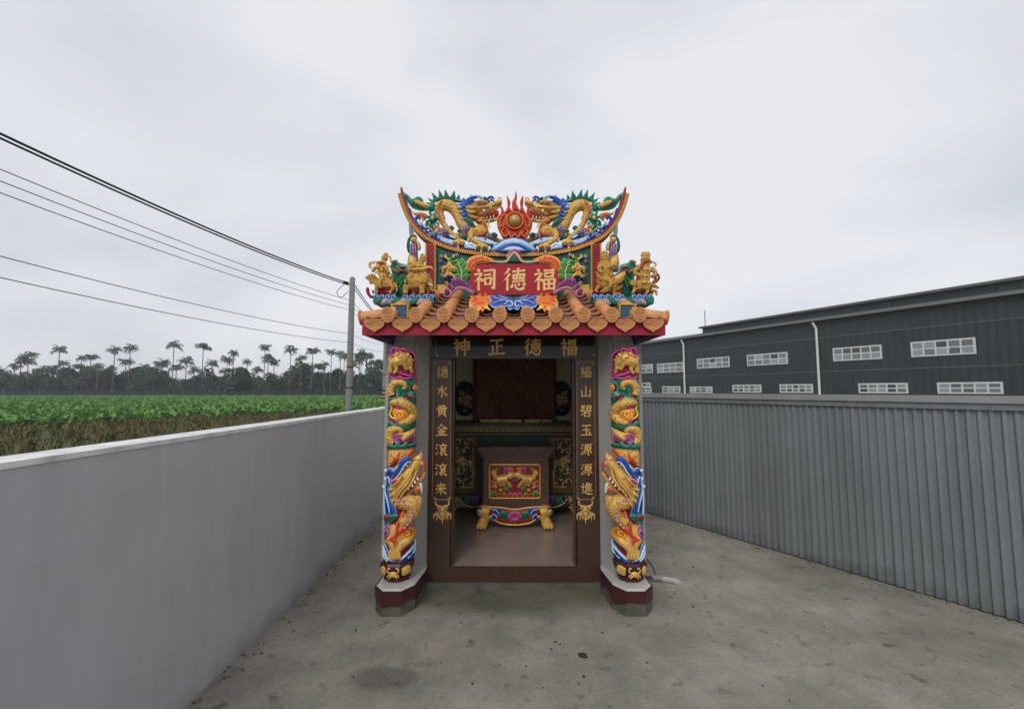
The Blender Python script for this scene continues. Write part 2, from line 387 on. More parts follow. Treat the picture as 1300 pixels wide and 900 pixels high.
# corrugated fence on the right: sheets with real corrugation, a capping rail, posts
FENCE = mat('grey_corrugated_steel', (.20, .218, .228), .5, .1, 1.2, .08, 30, metal=.2)
RAIL = mat('grey_rail_steel', (.30, .31, .315), .45, .1, 3, metal=.3)
weather(FENCE, .2, .35, .14, .09)
hf = PZ(500, fa[1]) + .01
nrm = np.array((-fd[1], fd[0]));
if np.dot(nrm, (-1, -1)) < 0: nrm = -nrm                  # towards the yard
fw = thing('corrugated_fence', (fa[0], fa[1], 0), 'long grey corrugated metal fence standing along the yard opposite the white-topped wall', 'fence')
pitch, PW = .056, .784
t = tl
while t < tr:
    t1 = min(t + PW, tr); mb = MB(); nseg = int((t1 - t) / pitch * 6)
    pv = []
    for i in range(nseg + 1):
        tt = t + (t1 - t) * i / nseg; ph = (i % 6)
        o = [0, 0, .015, .015, .015, 0][ph]
        x, y = fpt(tt); pv.append((x + nrm[0] * o, y + nrm[1] * o))
    vv = [(x, y, .012) for x, y in pv] + [(x, y, hf - .05) for x, y in pv]; q = len(pv)
    mb.add(vv, [(i, i + 1, q + i + 1, q + i) for i in range(q - 1)])
    mb.build('steel_sheet', FENCE, fw, smooth=False)
    t = t1
def bar(mb, t0, t1, off0, off1, z0, z1):
    a = fpt(t0); b = fpt(t1)
    mb.prism([(a[0] + nrm[0] * off0, a[1] + nrm[1] * off0), (b[0] + nrm[0] * off0, b[1] + nrm[1] * off0),
              (b[0] + nrm[0] * off1, b[1] + nrm[1] * off1), (a[0] + nrm[0] * off1, a[1] + nrm[1] * off1)], z0, z1)
mb = MB(); bar(mb, tl, tr, -.03, .045, hf - .05, hf); mb.build('top_rail', RAIL, fw, smooth=False)
mb = MB(); bar(mb, tl, tr, -.02, .03, hf - .095, hf - .053); mb.build('under_rail', FENCE, fw, smooth=False)
mb = MB(); bar(mb, tl, tr, -.05, -.005, .012, .06); mb.build('bottom_rail', RAIL, fw, smooth=False)
tt = tl + .3
while tt < tr:
    mb = MB(); bar(mb, tt, tt + .06, -.075, -.008, 0, hf - .052); mb.build('post', RAIL, fw, smooth=False); tt += 2.0

SCREW = mat('screw_head', (.33, .34, .34), .4, metal=.5)
b = MB(); tt = tl + .05
while tt < tr:
    for zz in (.12, hf * .5, hf - .14):
        x, y = fpt(tt + pitch * .5); b.ell((x + nrm[0] * .016, y + nrm[1] * .016, zz), (.006, .006, .006), 6, 4)
    tt += pitch * 7
b.build('screws', SCREW, fw, kind='stuff')
# grit and crumbs swept against the walls and scattered on the slab
b = MB(); random.seed(31)
for i in range(520):
    if i % 3 == 0: x, y = WXL + abs(random.gauss(0, .07)) + .01, random.uniform(1.5, 8)
    elif i % 3 == 1:
        tt = random.uniform(-1, 5); o = abs(random.gauss(0, .08)) + .03; q = fpt(tt); x, y = q[0] + nrm[0] * o, q[1] + nrm[1] * o
    else: x, y = random.uniform(-1.5, 3), random.uniform(1.8, 6)
    r_ = random.uniform(.002, .006) * (1.4 if i % 3 < 2 else 1)
    b.ell((x, y, r_ * .4), (r_ * random.uniform(.8, 1.7), r_ * random.uniform(.8, 1.5), r_ * .6), 5, 3)
b.build('grit', mat('grit', (.12, .11, .09), .9, .4, 30), None, 'scattered grit and crumbs on the concrete yard', 'grit', None, 'stuff')
# ---------------------------------------------------------------- the shrine
D_EAVE, D_COL, D_FAC, D_RIDGE, D_BACK = 3.0, 3.2, 3.44, 3.85, 5.15
GRAN = mat('speckled_granite', (.36, .35, .325), .7, .42, 160, .2, 120)
GRANL = mat('pale_granite', (.44, .43, .405), .7, .3, 160, .2, 120)
BROWN = mat('brown_polished_granite', (.055, .029, .020), .25, .35, 120, spec=.5)
LINT = mat('black_polished_granite', (.022, .018, .014), .06, .25, 120, spec=.3)
MARO = mat('maroon_granite', (.062, .017, .02), .35, .3, 90)
MOSS = mat('mossy_concrete', (.085, .09, .07), .9, .3, 7, .6, 40, col2=(.13, .125, .1))
CREAM = mat('cream_plaster', (.74, .66, .42), .85, .1, 4)
TERRA = mat('terracotta', (.60, .285, .115), .6, .25, 22, .35, 90)
TERRA2 = mat('terracotta_dark', (.36, .15, .07), .65, .25, 22, .3, 90)
MORTAR = mat('grey_mortar', (.16, .165, .17), .9, .2, 20, .4, 50)
GLINE = mat('gilt_line', (.36, .26, .12), .4, .15, 40, metal=.2)
FLOORM = mat('polished_floor_tile', (.27, .21, .18), .22, .12, 5)

shrine = thing('earth_god_shrine', (0, 4.2, 0), 'small temple shrine with orange tiled roof and two carved dragon columns', 'shrine')
DZF = PZ(719, 3.455)        # floor level inside
TOPZ = PZ(425, D_EAVE)       # underside of the fascia
# --- body: side walls, back wall, ceiling, floor base
for s in (-1, 1): MB().box(min(s * .78, s * .95), max(s * .78, s * .95), 3.46, D_BACK + .12, 0, 2.0).build('side_wall', mat('pale_wall_tile', (.75, .73, .68), .4, .08, 6), shrine, smooth=False)
MB().box(-.779, .779, D_BACK, D_BACK + .118, 0, 1.999).build('back_wall', CREAM, shrine, smooth=False)
MB().box(-.96, .96, 3.30, D_BACK + .13, 2.0, 2.04).build('ceiling', mat('white_ceiling', (.8, .79, .76), .8, .05, 4), shrine, smooth=False)
MB().box(-.779, .779, 3.46, D_BACK - .001, .0, DZF - .012).build('floor_base', MOSS, shrine, smooth=False)
# floor tiles
for i in range(4):
    for j in range(5):
        x0 = -.778 + i * .389; y0 = 3.462 + j * .337
        b = MB().box(x0 + .0004, x0 + .3886, y0 + .0004, min(y0 + .3366, D_BACK - .002), DZF - .012, DZF)
        b.build('floor_tile', FLOORM, shrine, smooth=False)
# concrete step and threshold
MB().prism([(-.72, 3.40), (.72, 3.40), (.70, 3.46), (-.70, 3.46)], 0, .045).build('concrete_step', MOSS, shrine, smooth=False)
xi = PX(735, D_FAC)
MB().box(-.60, .60, 3.425, 3.46, .0455, .098).build('threshold_riser', BROWN, shrine, smooth=False)
for i in range(3): MB().box(-.55 + i * .3667 + .001, -.55 + (i + 1) * .3667 - .001, 3.435, 3.463, .0982, DZF + .001).build('threshold_stone', BROWN, shrine, smooth=False)

# --- brush lettering -------------------------------------------------------------
SHI = [('d', (18, 6), (29, 18)), ('hp', (6, 31), (36, 26), (24, 44), (5, 64)), ('v', (24, 42), (24, 97)), ('d', (30, 46), (42, 60))]
SAN = [('d', (11, 8), (23, 20)), ('d', (4, 33), (16, 45)), ('t', (6, 92), (14, 78), (28, 54))]
CH = {
 '福': SHI + [('h', (46, 14), (93, 10)), ('v', (51, 23), (54, 42)), ('hv', (52, 25), (87, 21), (83, 41)), ('h', (54, 40), (82, 38)), ('v', (46, 51), (49, 96)), ('hv', (47, 53), (93, 49), (89, 96)), ('h', (50, 71), (87, 69)), ('v', (68, 52), (68, 89)), ('h', (49, 91), (88, 89))],
 '德': [('p', (29, 4), (20, 18), (5, 31)), ('p', (31, 26), (20, 42), (2, 58)), ('v', (21, 46), (21, 98)), ('h', (42, 18), (95, 12)), ('v', (67, 2), (66, 28)), ('v', (45, 31), (48, 50)), ('hv', (46, 33), (93, 29), (88, 49)), ('v', (61, 33), (61, 47)), ('v', (75, 32), (74, 46)), ('h', (48, 49), (88, 47)), ('h', (42, 61), (95, 56)), ('d', (45, 69), (36, 88)), ('k', (54, 68), (57, 86), (72, 93), (88, 89), (87, 74)), ('d', (65, 65), (73, 77)), ('d', (86, 63), (97, 77))],
 '祠': SHI + [('hvk', (45, 15), (91, 10), (89, 90), (74, 82)), ('h', (47, 33), (76, 29)), ('v', (50, 45), (53, 75)), ('hv', (51, 47), (77, 44), (73, 73)), ('h', (53, 72), (73, 70))],
 '神': SHI + [('v', (47, 23), (51, 67)), ('hv', (48, 25), (93, 21), (88, 65)), ('h', (51, 45), (88, 42)), ('h', (51, 65), (88, 63)), ('v', (69, 2), (69, 99))],
 '正': [('h', (13, 14), (87, 9)), ('v', (52, 12), (51, 87)), ('h', (53, 47), (82, 43)), ('v', (27, 41), (29, 87)), ('h', (4, 91), (96, 86))],
 '水': [('vk', (50, 3), (51, 50), (50, 93), (35, 82)), ('hp', (10, 33), (38, 28), (28, 52), (4, 80)), ('p', (86, 16), (74, 32), (57, 43)), ('n', (53, 34), (68, 58), (84, 77), (98, 84))],
 '黃': [('h', (20, 14), (80, 10)), ('v', (37, 3), (38, 27)), ('v', (63, 2), (62, 26)), ('h', (5, 31), (95, 27)), ('v', (23, 39), (26, 75)), ('hv', (24, 41), (80, 37), (75, 74)), ('h', (26, 57), (75, 54)), ('v', (50, 28), (50, 72)), ('h', (26, 73), (75, 71)), ('p', (38, 78), (28, 88), (12, 98)), ('d', (62, 76), (88, 97))],
 '金': [('p', (51, 2), (34, 22), (3, 43)), ('n', (52, 4), (66, 20), (84, 34), (98, 41)), ('h', (30, 41), (71, 38)), ('h', (18, 60), (82, 56)), ('v', (50, 40), (50, 90)), ('d', (29, 66), (38, 82)), ('d', (72, 64), (61, 82)), ('h', (5, 93), (95, 89))],
 '滾': SAN + [('d', (58, 0), (66, 11)), ('h', (34, 19), (95, 14)), ('p', (53, 23), (46, 32), (36, 40)), ('d', (73, 22), (88, 36)), ('v', (47, 41), (50, 58)), ('hv', (48, 43), (80, 40), (76, 56)), ('h', (50, 56), (76, 55)), ('p', (62, 58), (48, 72), (30, 84)), ('vk', (50, 70), (50, 84), (49, 96), (66, 84)), ('p', (89, 60), (78, 68), (67, 73)), ('n', (60, 63), (72, 80), (86, 92), (99, 97))],
 '來': [('h', (15, 24), (86, 19)), ('d', (27, 31), (38, 47)), ('p', (76, 29), (70, 38), (60, 47)), ('h', (6, 55), (94, 50)), ('v', (50, 3), (50, 99)), ('p', (48, 55), (32, 74), (4, 91)), ('n', (52, 54), (66, 70), (82, 85), (98, 91))],
 '山': [('v', (50, 6), (50, 85)), ('v', (15, 38), (18, 88)), ('h', (18, 88), (85, 85)), ('v', (86, 32), (85, 93))],
 '碧': [('h', (7, 10), (43, 7)), ('h', (9, 24), (41, 22)), ('v', (25, 9), (25, 40)), ('t', (4, 44), (24, 41), (46, 35)), ('p', (70, 0), (66, 6), (57, 13)), ('v', (53, 12), (56, 44)), ('hv', (54, 13), (90, 9), (86, 43)), ('h', (56, 28), (86, 25)), ('h', (56, 42), (86, 40)), ('h', (8, 55), (94, 51)), ('p', (46, 55), (32, 72), (5, 88)), ('v', (35, 70), (38, 98)), ('hv', (36, 71), (82, 67), (77, 97)), ('h', (38, 95), (77, 93))],
 '玉': [('h', (14, 14), (86, 10)), ('h', (19, 49), (80, 45)), ('v', (50, 12), (50, 88)), ('h', (4, 91), (96, 86)), ('d', (66, 58), (82, 76))],
 '源': SAN + [('h', (35, 12), (96, 7)), ('p', (41, 12), (38, 52), (22, 96)), ('p', (68, 15), (64, 21), (57, 27)), ('v', (49, 27), (52, 57)), ('hv', (50, 29), (86, 26), (82, 56)), ('h', (52, 43), (82, 40)), ('h', (52, 56), (82, 54)), ('vk', (66, 56), (67, 80), (66, 96), (55, 87)), ('p', (52, 64), (48, 74), (38, 85)), ('d', (78, 62), (94, 82))],
 '進': [('p', (53, 1), (46, 18), (33, 34)), ('v', (42, 22), (42, 75)), ('d', (63, 2), (71, 13)), ('h', (42, 21), (91, 17)), ('h', (44, 37), (85, 34)), ('h', (44, 53), (85, 50)), ('h', (42, 71), (94, 67)), ('v', (64, 20), (64, 69)), ('d', (12, 7), (23, 19)), ('p', (4, 37), (25, 34), (14, 56), (24, 70), (8, 86)), ('n', (6, 87), (28, 80), (56, 93), (99, 93))],
}
def stroke_mesh(mb, st, m, ox, oy, size, h, wt=1.0):
    kind, pts = st[0], st[1:]
    prof = {'h': [9, 6.5, 6, 7, 9.5], 'v': [10, 8, 7.5, 8, 8.5], 'd': [3, 8, 11, 9, 5], 'p': [10, 9, 7, 4.5, 1.5], 't': [10, 8, 6, 4, 1.5],
            'n': [2.5, 5, 8.5, 12, 2], 'hv': [8, 7, 9.5, 8, 8.5], 'hvk': [8, 7, 10, 8.5, 9, 8, 1.5], 'vk': [10, 8, 8, 9, 7, 1.5], 'hp': [8, 7, 9, 6, 1.5], 'k': [4, 7, 8, 10, 9, 1.5]}[kind]
    if kind in ('hv', 'hvk'):
        q = [np.array(pts[0], float)]
        for a, b_ in zip(pts[:-1], pts[1:]):
            for t in np.linspace(.17, 1, 6): q.append(np.array(a) * (1 - t) + np.array(b_) * t)
    elif len(pts) == 2: q = [np.array(pts[0]) * (1 - t) + np.array(pts[1]) * t for t in np.linspace(0, 1, 7)]
    else: q = cat(pts, 5)
    q = [np.array(a, float)[:2] for a in q]; n = len(q); v = []; f = []; k = []
    for i in range(n):
        t = q[min(i + 1, n - 1)] - q[max(i - 1, 0)]; t = t / (np.linalg.norm(t) + 1e-9); nn = np.array((-t[1], t[0]))
        wdt = np.interp(i / (n - 1), np.linspace(0, 1, len(prof)), prof) * .62 * wt
        for off, hh in ((-1, 0), (-.45, h), (.45, h), (1, 0)):
            c = q[i] + nn * off * wdt
            v.append(m(ox + c[0] / 100 * size, oy + c[1] / 100 * size, hh)); k.append(1)
    for i in range(n - 1):
        for j in range(3): f.append((i * 4 + j, i * 4 + j + 1, i * 4 + 5 + j, i * 4 + 4 + j))
    f.append((0, 1, 2, 3)); f.append((n * 4 - 1, n * 4 - 2, n * 4 - 3, n * 4 - 4))
    mb.add(v, f, k)
def glyph(ch, m, cx, cy, sx, h, parent, wt=1.0, matl=None):
    mb = MB()
    for i, st in enumerate(CH[ch]): stroke_mesh(mb, st, m, cx - sx / 2, cy - sx / 2, sx, h + i * .00012, wt)
    return mb.build('raised_character', matl or GOLDTXT, parent, sharp=30)

# --- door frame: two couplet jambs and the lintel ---------------------------------
zt = PZ(455.5, D_FAC); ZL = 1.93
jl0, jl1 = -.655, PX(573.5, D_FAC)
for s in (-1, 1):
    x0, x1 = (jl0, jl1) if s < 0 else (-jl1, -jl0)
    j = MB().box(x0, x1, D_FAC, D_FAC + .10, 0.04, zt - .002).build('couplet_jamb', BROWN, shrine, smooth=False)
    m = plane(D_FAC)
    ctr = 561.5 if s < 0 else 743.5
    txt = '德水黃金滾滾來' if s < 0 else '福山碧玉源源進'
    ys = [472, 497, 521.5, 546, 570.5, 596, 620] 
    for c, yy in zip(txt, ys): glyph(c, m, ctr - (.02 * (yy - 470) if s < 0 else -.02 * (yy - 470)) * .6, yy, 15.5, .003, j)
    b = MB()                                     # gilt border with stepped corners
    l, r_, t_, bt = ctr - 11, ctr + 11, 459.5, 634
    for (xa, ya, xb, yb) in ((l + 3, t_, r_ - 3, t_), (l, t_ + 4, l - 1.6 * (s < 0) + 1.6 * (s > 0) * 0, bt - 4), (r_, t_ + 4, r_ + 1.6 * (s > 0), bt - 4), (l + 2, bt, r_ - 2, bt)):
        b.tube([m(xa, ya, .001), m(xb, yb, .001)], .0022, 6, smooth=False)
    for (qx, qy, dx, dy_) in ((l, t_, 1, 1), (r_, t_, -1, 1), (l, bt, 1, -1), (r_, bt, -1, -1)):
        b.puff([(qx, qy), (qx + 4 * dx, qy), (qx + 3.2 * dx, qy + 1.6 * dy_), (qx + 1.6 * dx, qy + 3.2 * dy_), (qx, qy + 4.2 * dy_)], m, .002, smooth=False)
    b.build('gilt_border', GLINE, j)
    b = MB()                                     # gold bat-and-tassel emblem
    e = crop(ctr - 11, 636, 6); 
    for q in (-1, 1):
        g = lambda pts: e([(66 + q * (x - 66), y, r * .75) for x, y, r in pts])
        for pts in ([(76, 34, .8), (98, 36, 1.2), (116, 22, 1.2), (118, 4, .9), (108, -2, .5)], [(66, 36, .6), (84, 48, .8), (98, 44, .7), (104, 54, .6), (92, 62, .6), (76, 58, .5)],
                    [(66, 66, .7), (84, 72, .7), (104, 84, .7), (130, 98, .8)], [(130, 98, .8), (108, 114, .7), (88, 130, .7), (66, 142, .7)], [(66, 78, .5), (90, 92, .6), (108, 99, .5)], [(108, 99, .5), (88, 112, .6), (66, 128, .5)],
                    [(84, 72, .5), (76, 92, .6), (66, 104, .5)], [(104, 84, .5), (92, 106, .6), (84, 128, .5)], [(66, 92, .6), (80, 100, .7), (66, 112, .6)], [(118, 90, .4), (112, 100, .6), (104, 112, .4)],
                    [(130, 98, .6), (132, 114, 1.0), (131, 140, .6)], [(106, 116, .5), (108, 130, .8), (107, 148, .4)]):
            b.mtube(g(pts), m, 6)
    b.mtube(e([(66, 40, .7), (66, 90, .6), (66, 138, .7), (66, 168, .5)]), m, 6)
    b.puff(e([(56, 50), (66, 44), (76, 50), (74, 66), (66, 74), (58, 66)]), m, .002)
    b.build('bat_emblem', GOLDTXT, j)
# slim inner lining of the jambs
for s in (-1, 1):
    MB().box(min(s * .478, s * .462), max(s * .478, s * .462), D_FAC + .03, D_FAC + .12, DZF, zt - .003).build('jamb_lining', BROWN, shrine, smooth=False)
lint = MB().box(-.635, .635, D_FAC - .012, D_FAC + .098, zt, ZL).build('lintel', LINT, shrine, smooth=False)
m = plane(D_FAC - .012)
for c, px in zip('神正德福', (586, 630.5, 676, 722)): glyph(c, m, px, 440.5, 22.5, .003, lint, 1.15, mat('lintel_gilding', (.86, .52, .17), .4, .12, 30))
b = MB()
for (xa, ya, xb, yb) in ((553.5, 452.5, 755, 452.5), (553, 430, 553, 448), (756, 430, 756, 448)):
    b.tube([m(xa, ya, .001), m(xb, yb, .001)], .002, 6, smooth=False)
for (qx, dx) in ((553, 1), (756, -1)):
    b.puff([(qx, 452.5), (qx + 4.5 * dx, 452.5), (qx + 3 * dx, 449.5), (qx + 1 * dx, 448), (qx, 446.5)], m, .002, smooth=False)
b.build('gilt_border', GLINE, lint)

# --- pilasters, plinths, columns ---------------------------------------------------
ZP = PZ(748, 3.02)
CXC, CYC, CR = -.815, 3.205, .094
def wob(x): return random.uniform(-x, x)
for s in (-1, 1):
    pl = [(-.955, 3.50)] + [ground(a_, b_, ZP) for a_, b_ in ((478, 741), (486, 748), (509, 748), (526.5, 740), (541, 721))] + [(-.655, 3.50)]; pl[0] = (pl[1][0], 3.50)
    q = lambda poly: [(s * -x, y) for x, y in poly] if s > 0 else poly
    # plinth core, maroon cladding with broken lower edge, granite top
    def off(poly, d): 
        c = (-.82, 3.3); return [(x + d * (1 if x > -.82 else -1), y - d if y < 3.4 else y) for x, y in poly]
    core = MB().prism(q(off(pl, .004)), 0, .085, q(pl)).build('plinth', MOSS, shrine, smooth=False)
    cl = MB(); o2 = off(pl, .008)
    for i in range(5):
        a, c_ = o2[i], o2[i + 1]; ns = 9; top = []; bot = []
        for k_ in range(ns + 1):
            t = k_ / ns; x = a[0] * (1 - t) + c_[0] * t; y = a[1] * (1 - t) + c_[1] * t
            edge = .068 + (.02 * math.sin(7 * x + 23 * y + s) + wob(.008))
            if k_ in (0, ns): edge = .068 + .02 * math.sin(7 * x + 23 * y + s)
            top.append((x, y, ZP - .012)); bot.append((x, y, edge))
        inn = lambda p: (p[0] * .985 - .82 * .015, p[1] + .012, p[2])
        v = bot + top + [inn(p) for p in bot] + [inn(p) for p in top]; nn = ns + 1
        f = []
        for k_ in range(ns):
            f += [(k_, k_ + 1, nn + k_ + 1, nn + k_), (2 * nn + k_, 3 * nn + k_, 3 * nn + k_ + 1, 2 * nn + k_ + 1), (k_, 2 * nn + k_, 2 * nn + k_ + 1, k_ + 1)]
        if s > 0: v = [(-x, y, z) for x, y, z in v]
        cl.add(v, f)
    cl.build('stone_cladding', MARO, core, smooth=False)
    MB().prism(q(off(pl, -.004)), .085, ZP - .012).build('plinth_core', MOSS, core, smooth=False)
    MB().prism(q(off(pl, .0)), ZP - .0118, ZP, q(off(pl, -.012))).build('plinth_top', GRANL, core, smooth=False)
    # pilaster
    pp = [(-.955, 3.46), (-.955, 3.29), (-.715, 3.29), (-.657, 3.435), (-.657, 3.46)]
    pil = MB().prism(q(pp), ZP, 1.975).build('pilaster', GRAN, shrine, smooth=False)
    pc = [(-.965, 3.40), (-.965, 3.255), (-.735, 3.255), (-.735, 3.289), (-.80, 3.2895), (-.80, 3.40)]
    MB().prism(q([(-.968, 3.2895), (-.968, 3.245), (-.73, 3.245), (-.73, 3.2895)]), PZ(433, 3.25), 1.955).build('capital_block', GRANL, pil, smooth=False)
    MB().prism(q([(-.945, 3.2897), (-.945, 3.265), (-.745, 3.265), (-.745, 3.2897)]), PZ(446, 3.25), PZ(433, 3.25)).build('capital_step', GRAN, pil, smooth=False)
    # corner bracket under the eave
    bm_ = plane(3.2, 1 if s < 0 else -1)
    MB().puff([(478, 425), (500, 424), (500, 437), (497, 438), (490, 435), (483, 430)], bm_, .03, back=1).build('eave_bracket', NAVY, shrine)
# --- roof ------------------------------------------------------------------------
ZC = PZ(400, D_EAVE); ZR = PZ(371, D_RIDGE); RT = .043
sl = math.atan2(ZR - ZC, D_RIDGE - D_EAVE); LEN = math.hypot(ZR - ZC, D_RIDGE - D_EAVE)
HW = 1.028; SP = 35.75 * D_EAVE / F
def rp(x, t, h=0): return (x, D_EAVE + t * math.cos(sl) - h * math.sin(sl), ZC + t * math.sin(sl) + h * math.cos(sl))
bk = lambda p: (p[0], 2 * (D_RIDGE + .04) - p[1], p[2])
roof = thing('x', (0, 0, 0), None, None); bpy.data.objects.remove(roof)
b = MB()
v = [rp(-HW, .03, -.045), rp(HW, .03, -.045), rp(.80, LEN + .05, -.045), rp(-.80, LEN + .05, -.045)]
v2 = [rp(-HW, .03, -.075), rp(HW, .03, -.075), rp(.80, LEN + .05, -.075), rp(-.80, LEN + .05, -.075)]
b.add(v + v2, [(0, 1, 2, 3), (7, 6, 5, 4), (0, 4, 5, 1), (1, 5, 6, 2), (2, 6, 7, 3), (3, 7, 4, 0)])
vb = [bk(p) for p in v + v2]; b.add(vb, [(0, 1, 2, 3), (7, 6, 5, 4), (0, 4, 5, 1), (1, 5, 6, 2), (2, 6, 7, 3), (3, 7, 4, 0)])
# hipped ends
for s in (-1, 1):
    p0, p1, p2, p3 = rp(s * HW, .03, -.0455), rp(s * .80, LEN + .05, -.0455), bk(rp(s * .80, LEN + .05, -.0455)), bk(rp(s * HW, .03, -.0455))
    o = [p0, p1, p2, p3]; b.add(o + [(x * .97, y, z - .03) for x, y, z in o], [(0, 1, 2, 3), (7, 6, 5, 4), (0, 4, 5, 1), (1, 5, 6, 2), (2, 6, 7, 3), (3, 7, 4, 0)])
roof = b.build('roof', MORTAR, shrine, smooth=False)
# one barrel tile (half pipe, tapering), local frame: along +y
def barrel_mesh(length, r0, r1, name, mt):
    b = MB(); sg = 12; v = []
    for i, (y, r) in enumerate(((0, r0), (length, r1))):
        for rr in (r, r - .008):
            for j in range(sg + 1):
                a = -.35 + (math.pi + .7) * j / sg; v.append((rr * math.cos(a), y, rr * math.sin(a) * 1.0))
    n1 = sg + 1; f = []
    for j in range(sg):
        f += [(j, j + 1, 2 * n1 + j + 1, 2 * n1 + j), (n1 + j + 1, n1 + j, 3 * n1 + j, 3 * n1 + j + 1), (j + 1, j, n1 + j, n1 + j + 1), (2 * n1 + j, 2 * n1 + j + 1, 3 * n1 + j + 1, 3 * n1 + j)]
    f += [(0, 2 * n1, 3 * n1, n1), (sg, n1 + sg, 3 * n1 + sg, 2 * n1 + sg)]
    b.add(v, f); o = b.build(name, mt); me = o.data; bpy.data.objects.remove(o); return me
def pan_mesh():
    b = MB(); sg = 8; v = []; wd = SP - .07
    for y, up in ((-.012, .016), (.125, -.004)):
        for th in (0, -.010):
            for j in range(sg + 1):
                x = -wd / 2 + wd * j / sg; v.append((x, y, up + th + .022 * (2 * x / wd) ** 2))
    n1 = sg + 1; f = []
    for j in range(sg):
        f += [(j, j + 1, 2 * n1 + j + 1, 2 * n1 + j), (n1 + j + 1, n1 + j, 3 * n1 + j, 3 * n1 + j + 1), (j + 1, j, n1 + j, n1 + j + 1), (2 * n1 + j, 2 * n1 + j + 1, 3 * n1 + j + 1, 3 * n1 + j)]
    b.add(v, f); o = b.build('pan_tile', TERRA2); me = o.data; bpy.data.objects.remove(o); return me
def cap_mesh():
    # round end cap with a beaded face and slightly pointed foot, facing -y
    mm = lambda px, py, w: (px * .001, -w, -py * .001); mm.s = .001
    b = MB(); o = []
    for i in range(28):
        a = 2 * math.pi * i / 28; r = 48 + (10 * max(0, -math.sin(a)) ** 4 if math.sin(a) < 0 else 0)
        o.append((r * math.cos(a), -r * math.sin(a) * (1.0)))
    b.puff(o, mm, .008, back=1.2, n=1, rim=6)
    b.tube([mm(x * .93, y * .93, .008) for x, y in o + o[:1]], .0055, 6, smooth=False)
    ring = [(36 * math.cos(a), 36 * math.sin(a)) for a in np.linspace(0, 2 * math.pi, 25)]
    b.tube([mm(x, y, .009) for x, y in ring], .0045, 6, smooth=False)
    random.seed(3)
    for q in (-1, 1):
        b.ell(mm(q * 12, -6, .009), (.0065, .007, .006), 8, 6)
        b.tube([mm(q * 3, -13, .009), mm(q * 12, -18, .012), mm(q * 23, -12, .009)], .0042, 6)
        b.tube([mm(q * 4, 14, .009), mm(q * 14, 13, .012), mm(q * 20, 4, .009)], .0042, 6)
        b.tube([mm(q * 25, -4, .008), mm(q * 29, 6, .011), mm(q * 22, 18, .009)], .004, 6)
        b.tube([mm(q * 4, 24, .008), mm(q * 11, 28, .011), mm(q * 18, 22, .008)], .004, 6)
    b.ell(mm(0, 3, .009), (.006, .009, .008), 8, 6); b.tube([mm(-8, 20, .009), mm(0, 22, .011), mm(8, 20, .009)], .0035, 6)
    b.tube([mm(0, -14, .009), mm(0, -22, .012), mm(0, -29, .009)], .004, 6)
    ob = b.build('tile_end_cap', TERRA); me = ob.data; bpy.data.objects.remove(ob); return me
def drip_mesh():
    mm = lambda px, py, w: (px * .001, -w, -py * .001); mm.s = .001
    o = [(-71, -42), (-40, -40), (0, -38), (40, -40), (71, -42), (70, -18), (56, 8), (30, 26), (12, 34), (0, 46), (-12, 34), (-30, 26), (-56, 8), (-70, -18)]
    b = MB().puff(o, mm, .007, back=.8, n=3, rim=5)
    b.tube([mm(x * .95, y * .93, .006) for x, y in o + o[:1]], .005, 6, n=3)
    b.tube([mm(x * .80, (y + 5) * .70, .007) for x, y in o + o[:1]], .004, 6, n=3)
    random.seed(5)
    for i in range(9):
        x = -44 + 11 * i; y0 = -22 + 4 * abs(i - 4) * .2
        b.tube([mm(x - 5, y0 + 8, .007), mm(x, y0 - 4, .011), mm(x + 5, y0 + 6, .008), mm(x * .7, y0 + 22 - abs(i - 4) * 3, .007)], .0045, 6)
    ob = b.build('drip_tile', TERRA); me = ob.data; bpy.data.objects.remove(ob); return me
BL = LEN / 4
barrel = barrel_mesh(BL + .012, RT + .003, RT - .002, 'barrel_tile', TERRA); pan = pan_mesh(); capm = cap_mesh(); drip = drip_mesh()
def put(name, me, loc, rot, parent):
    o = link(name, me, parent, loc=loc); o.rotation_euler = rot; return o
xs = [(-4.5 + i) * SP for i in range(10)]
for x in xs:
    for j in range(4):
        hip = max(0, (abs(x) - .80)) / .185 * LEN        # stop at the hip line
        if abs(x) > .80 and j * BL > LEN * .25: continue
        put('barrel_tile', barrel, rp(x, j * BL - .0, 0 - .012 + .001 * j), (sl, 0, 0), roof)
        put('barrel_tile', barrel, bk(rp(x, j * BL, -.012 + .001 * j)), (sl, 0, math.pi), roof)
    put('tile_end_cap', capm, rp(x, -.004, .006), (0.06, 0, 0), roof)
for i in range(11):
    x = (-5 + i) * SP
    for j in range(6):
        if abs(x) > .80 and j > 1: continue
        put('pan_tile', pan, rp(x, .02 + j * .145, -.046), (sl, 0, 0), roof)
    put('drip_tile', drip, (x, D_EAVE + .012, PZ(413, D_EAVE)), (0.10, 0, 0), roof)
# side eave: short tiles and caps facing sideways
for s in (-1, 1):
    for j in range(9):
        y = D_EAVE + .085 + j * .19
        if y > 2 * D_RIDGE - D_EAVE: break
        put('barrel_tile', barrel, (s * (HW + .035), y, ZC - .012), (.16, 0, s * math.pi / 2), roof).scale = (1.12, 1, 1.12)
        put('pan_tile', pan, (s * (HW + .005), y + .095, ZC - .05), (.16, 0, s * math.pi / 2), roof)
        put('tile_end_cap', capm, (s * (HW + .045), y, ZC), (0.12, 0, s * math.pi / 2), roof)
        put('drip_tile', drip, (s * (HW + .03), y + .095, PZ(413, D_EAVE)), (.12, 0, s * math.pi / 2), roof)
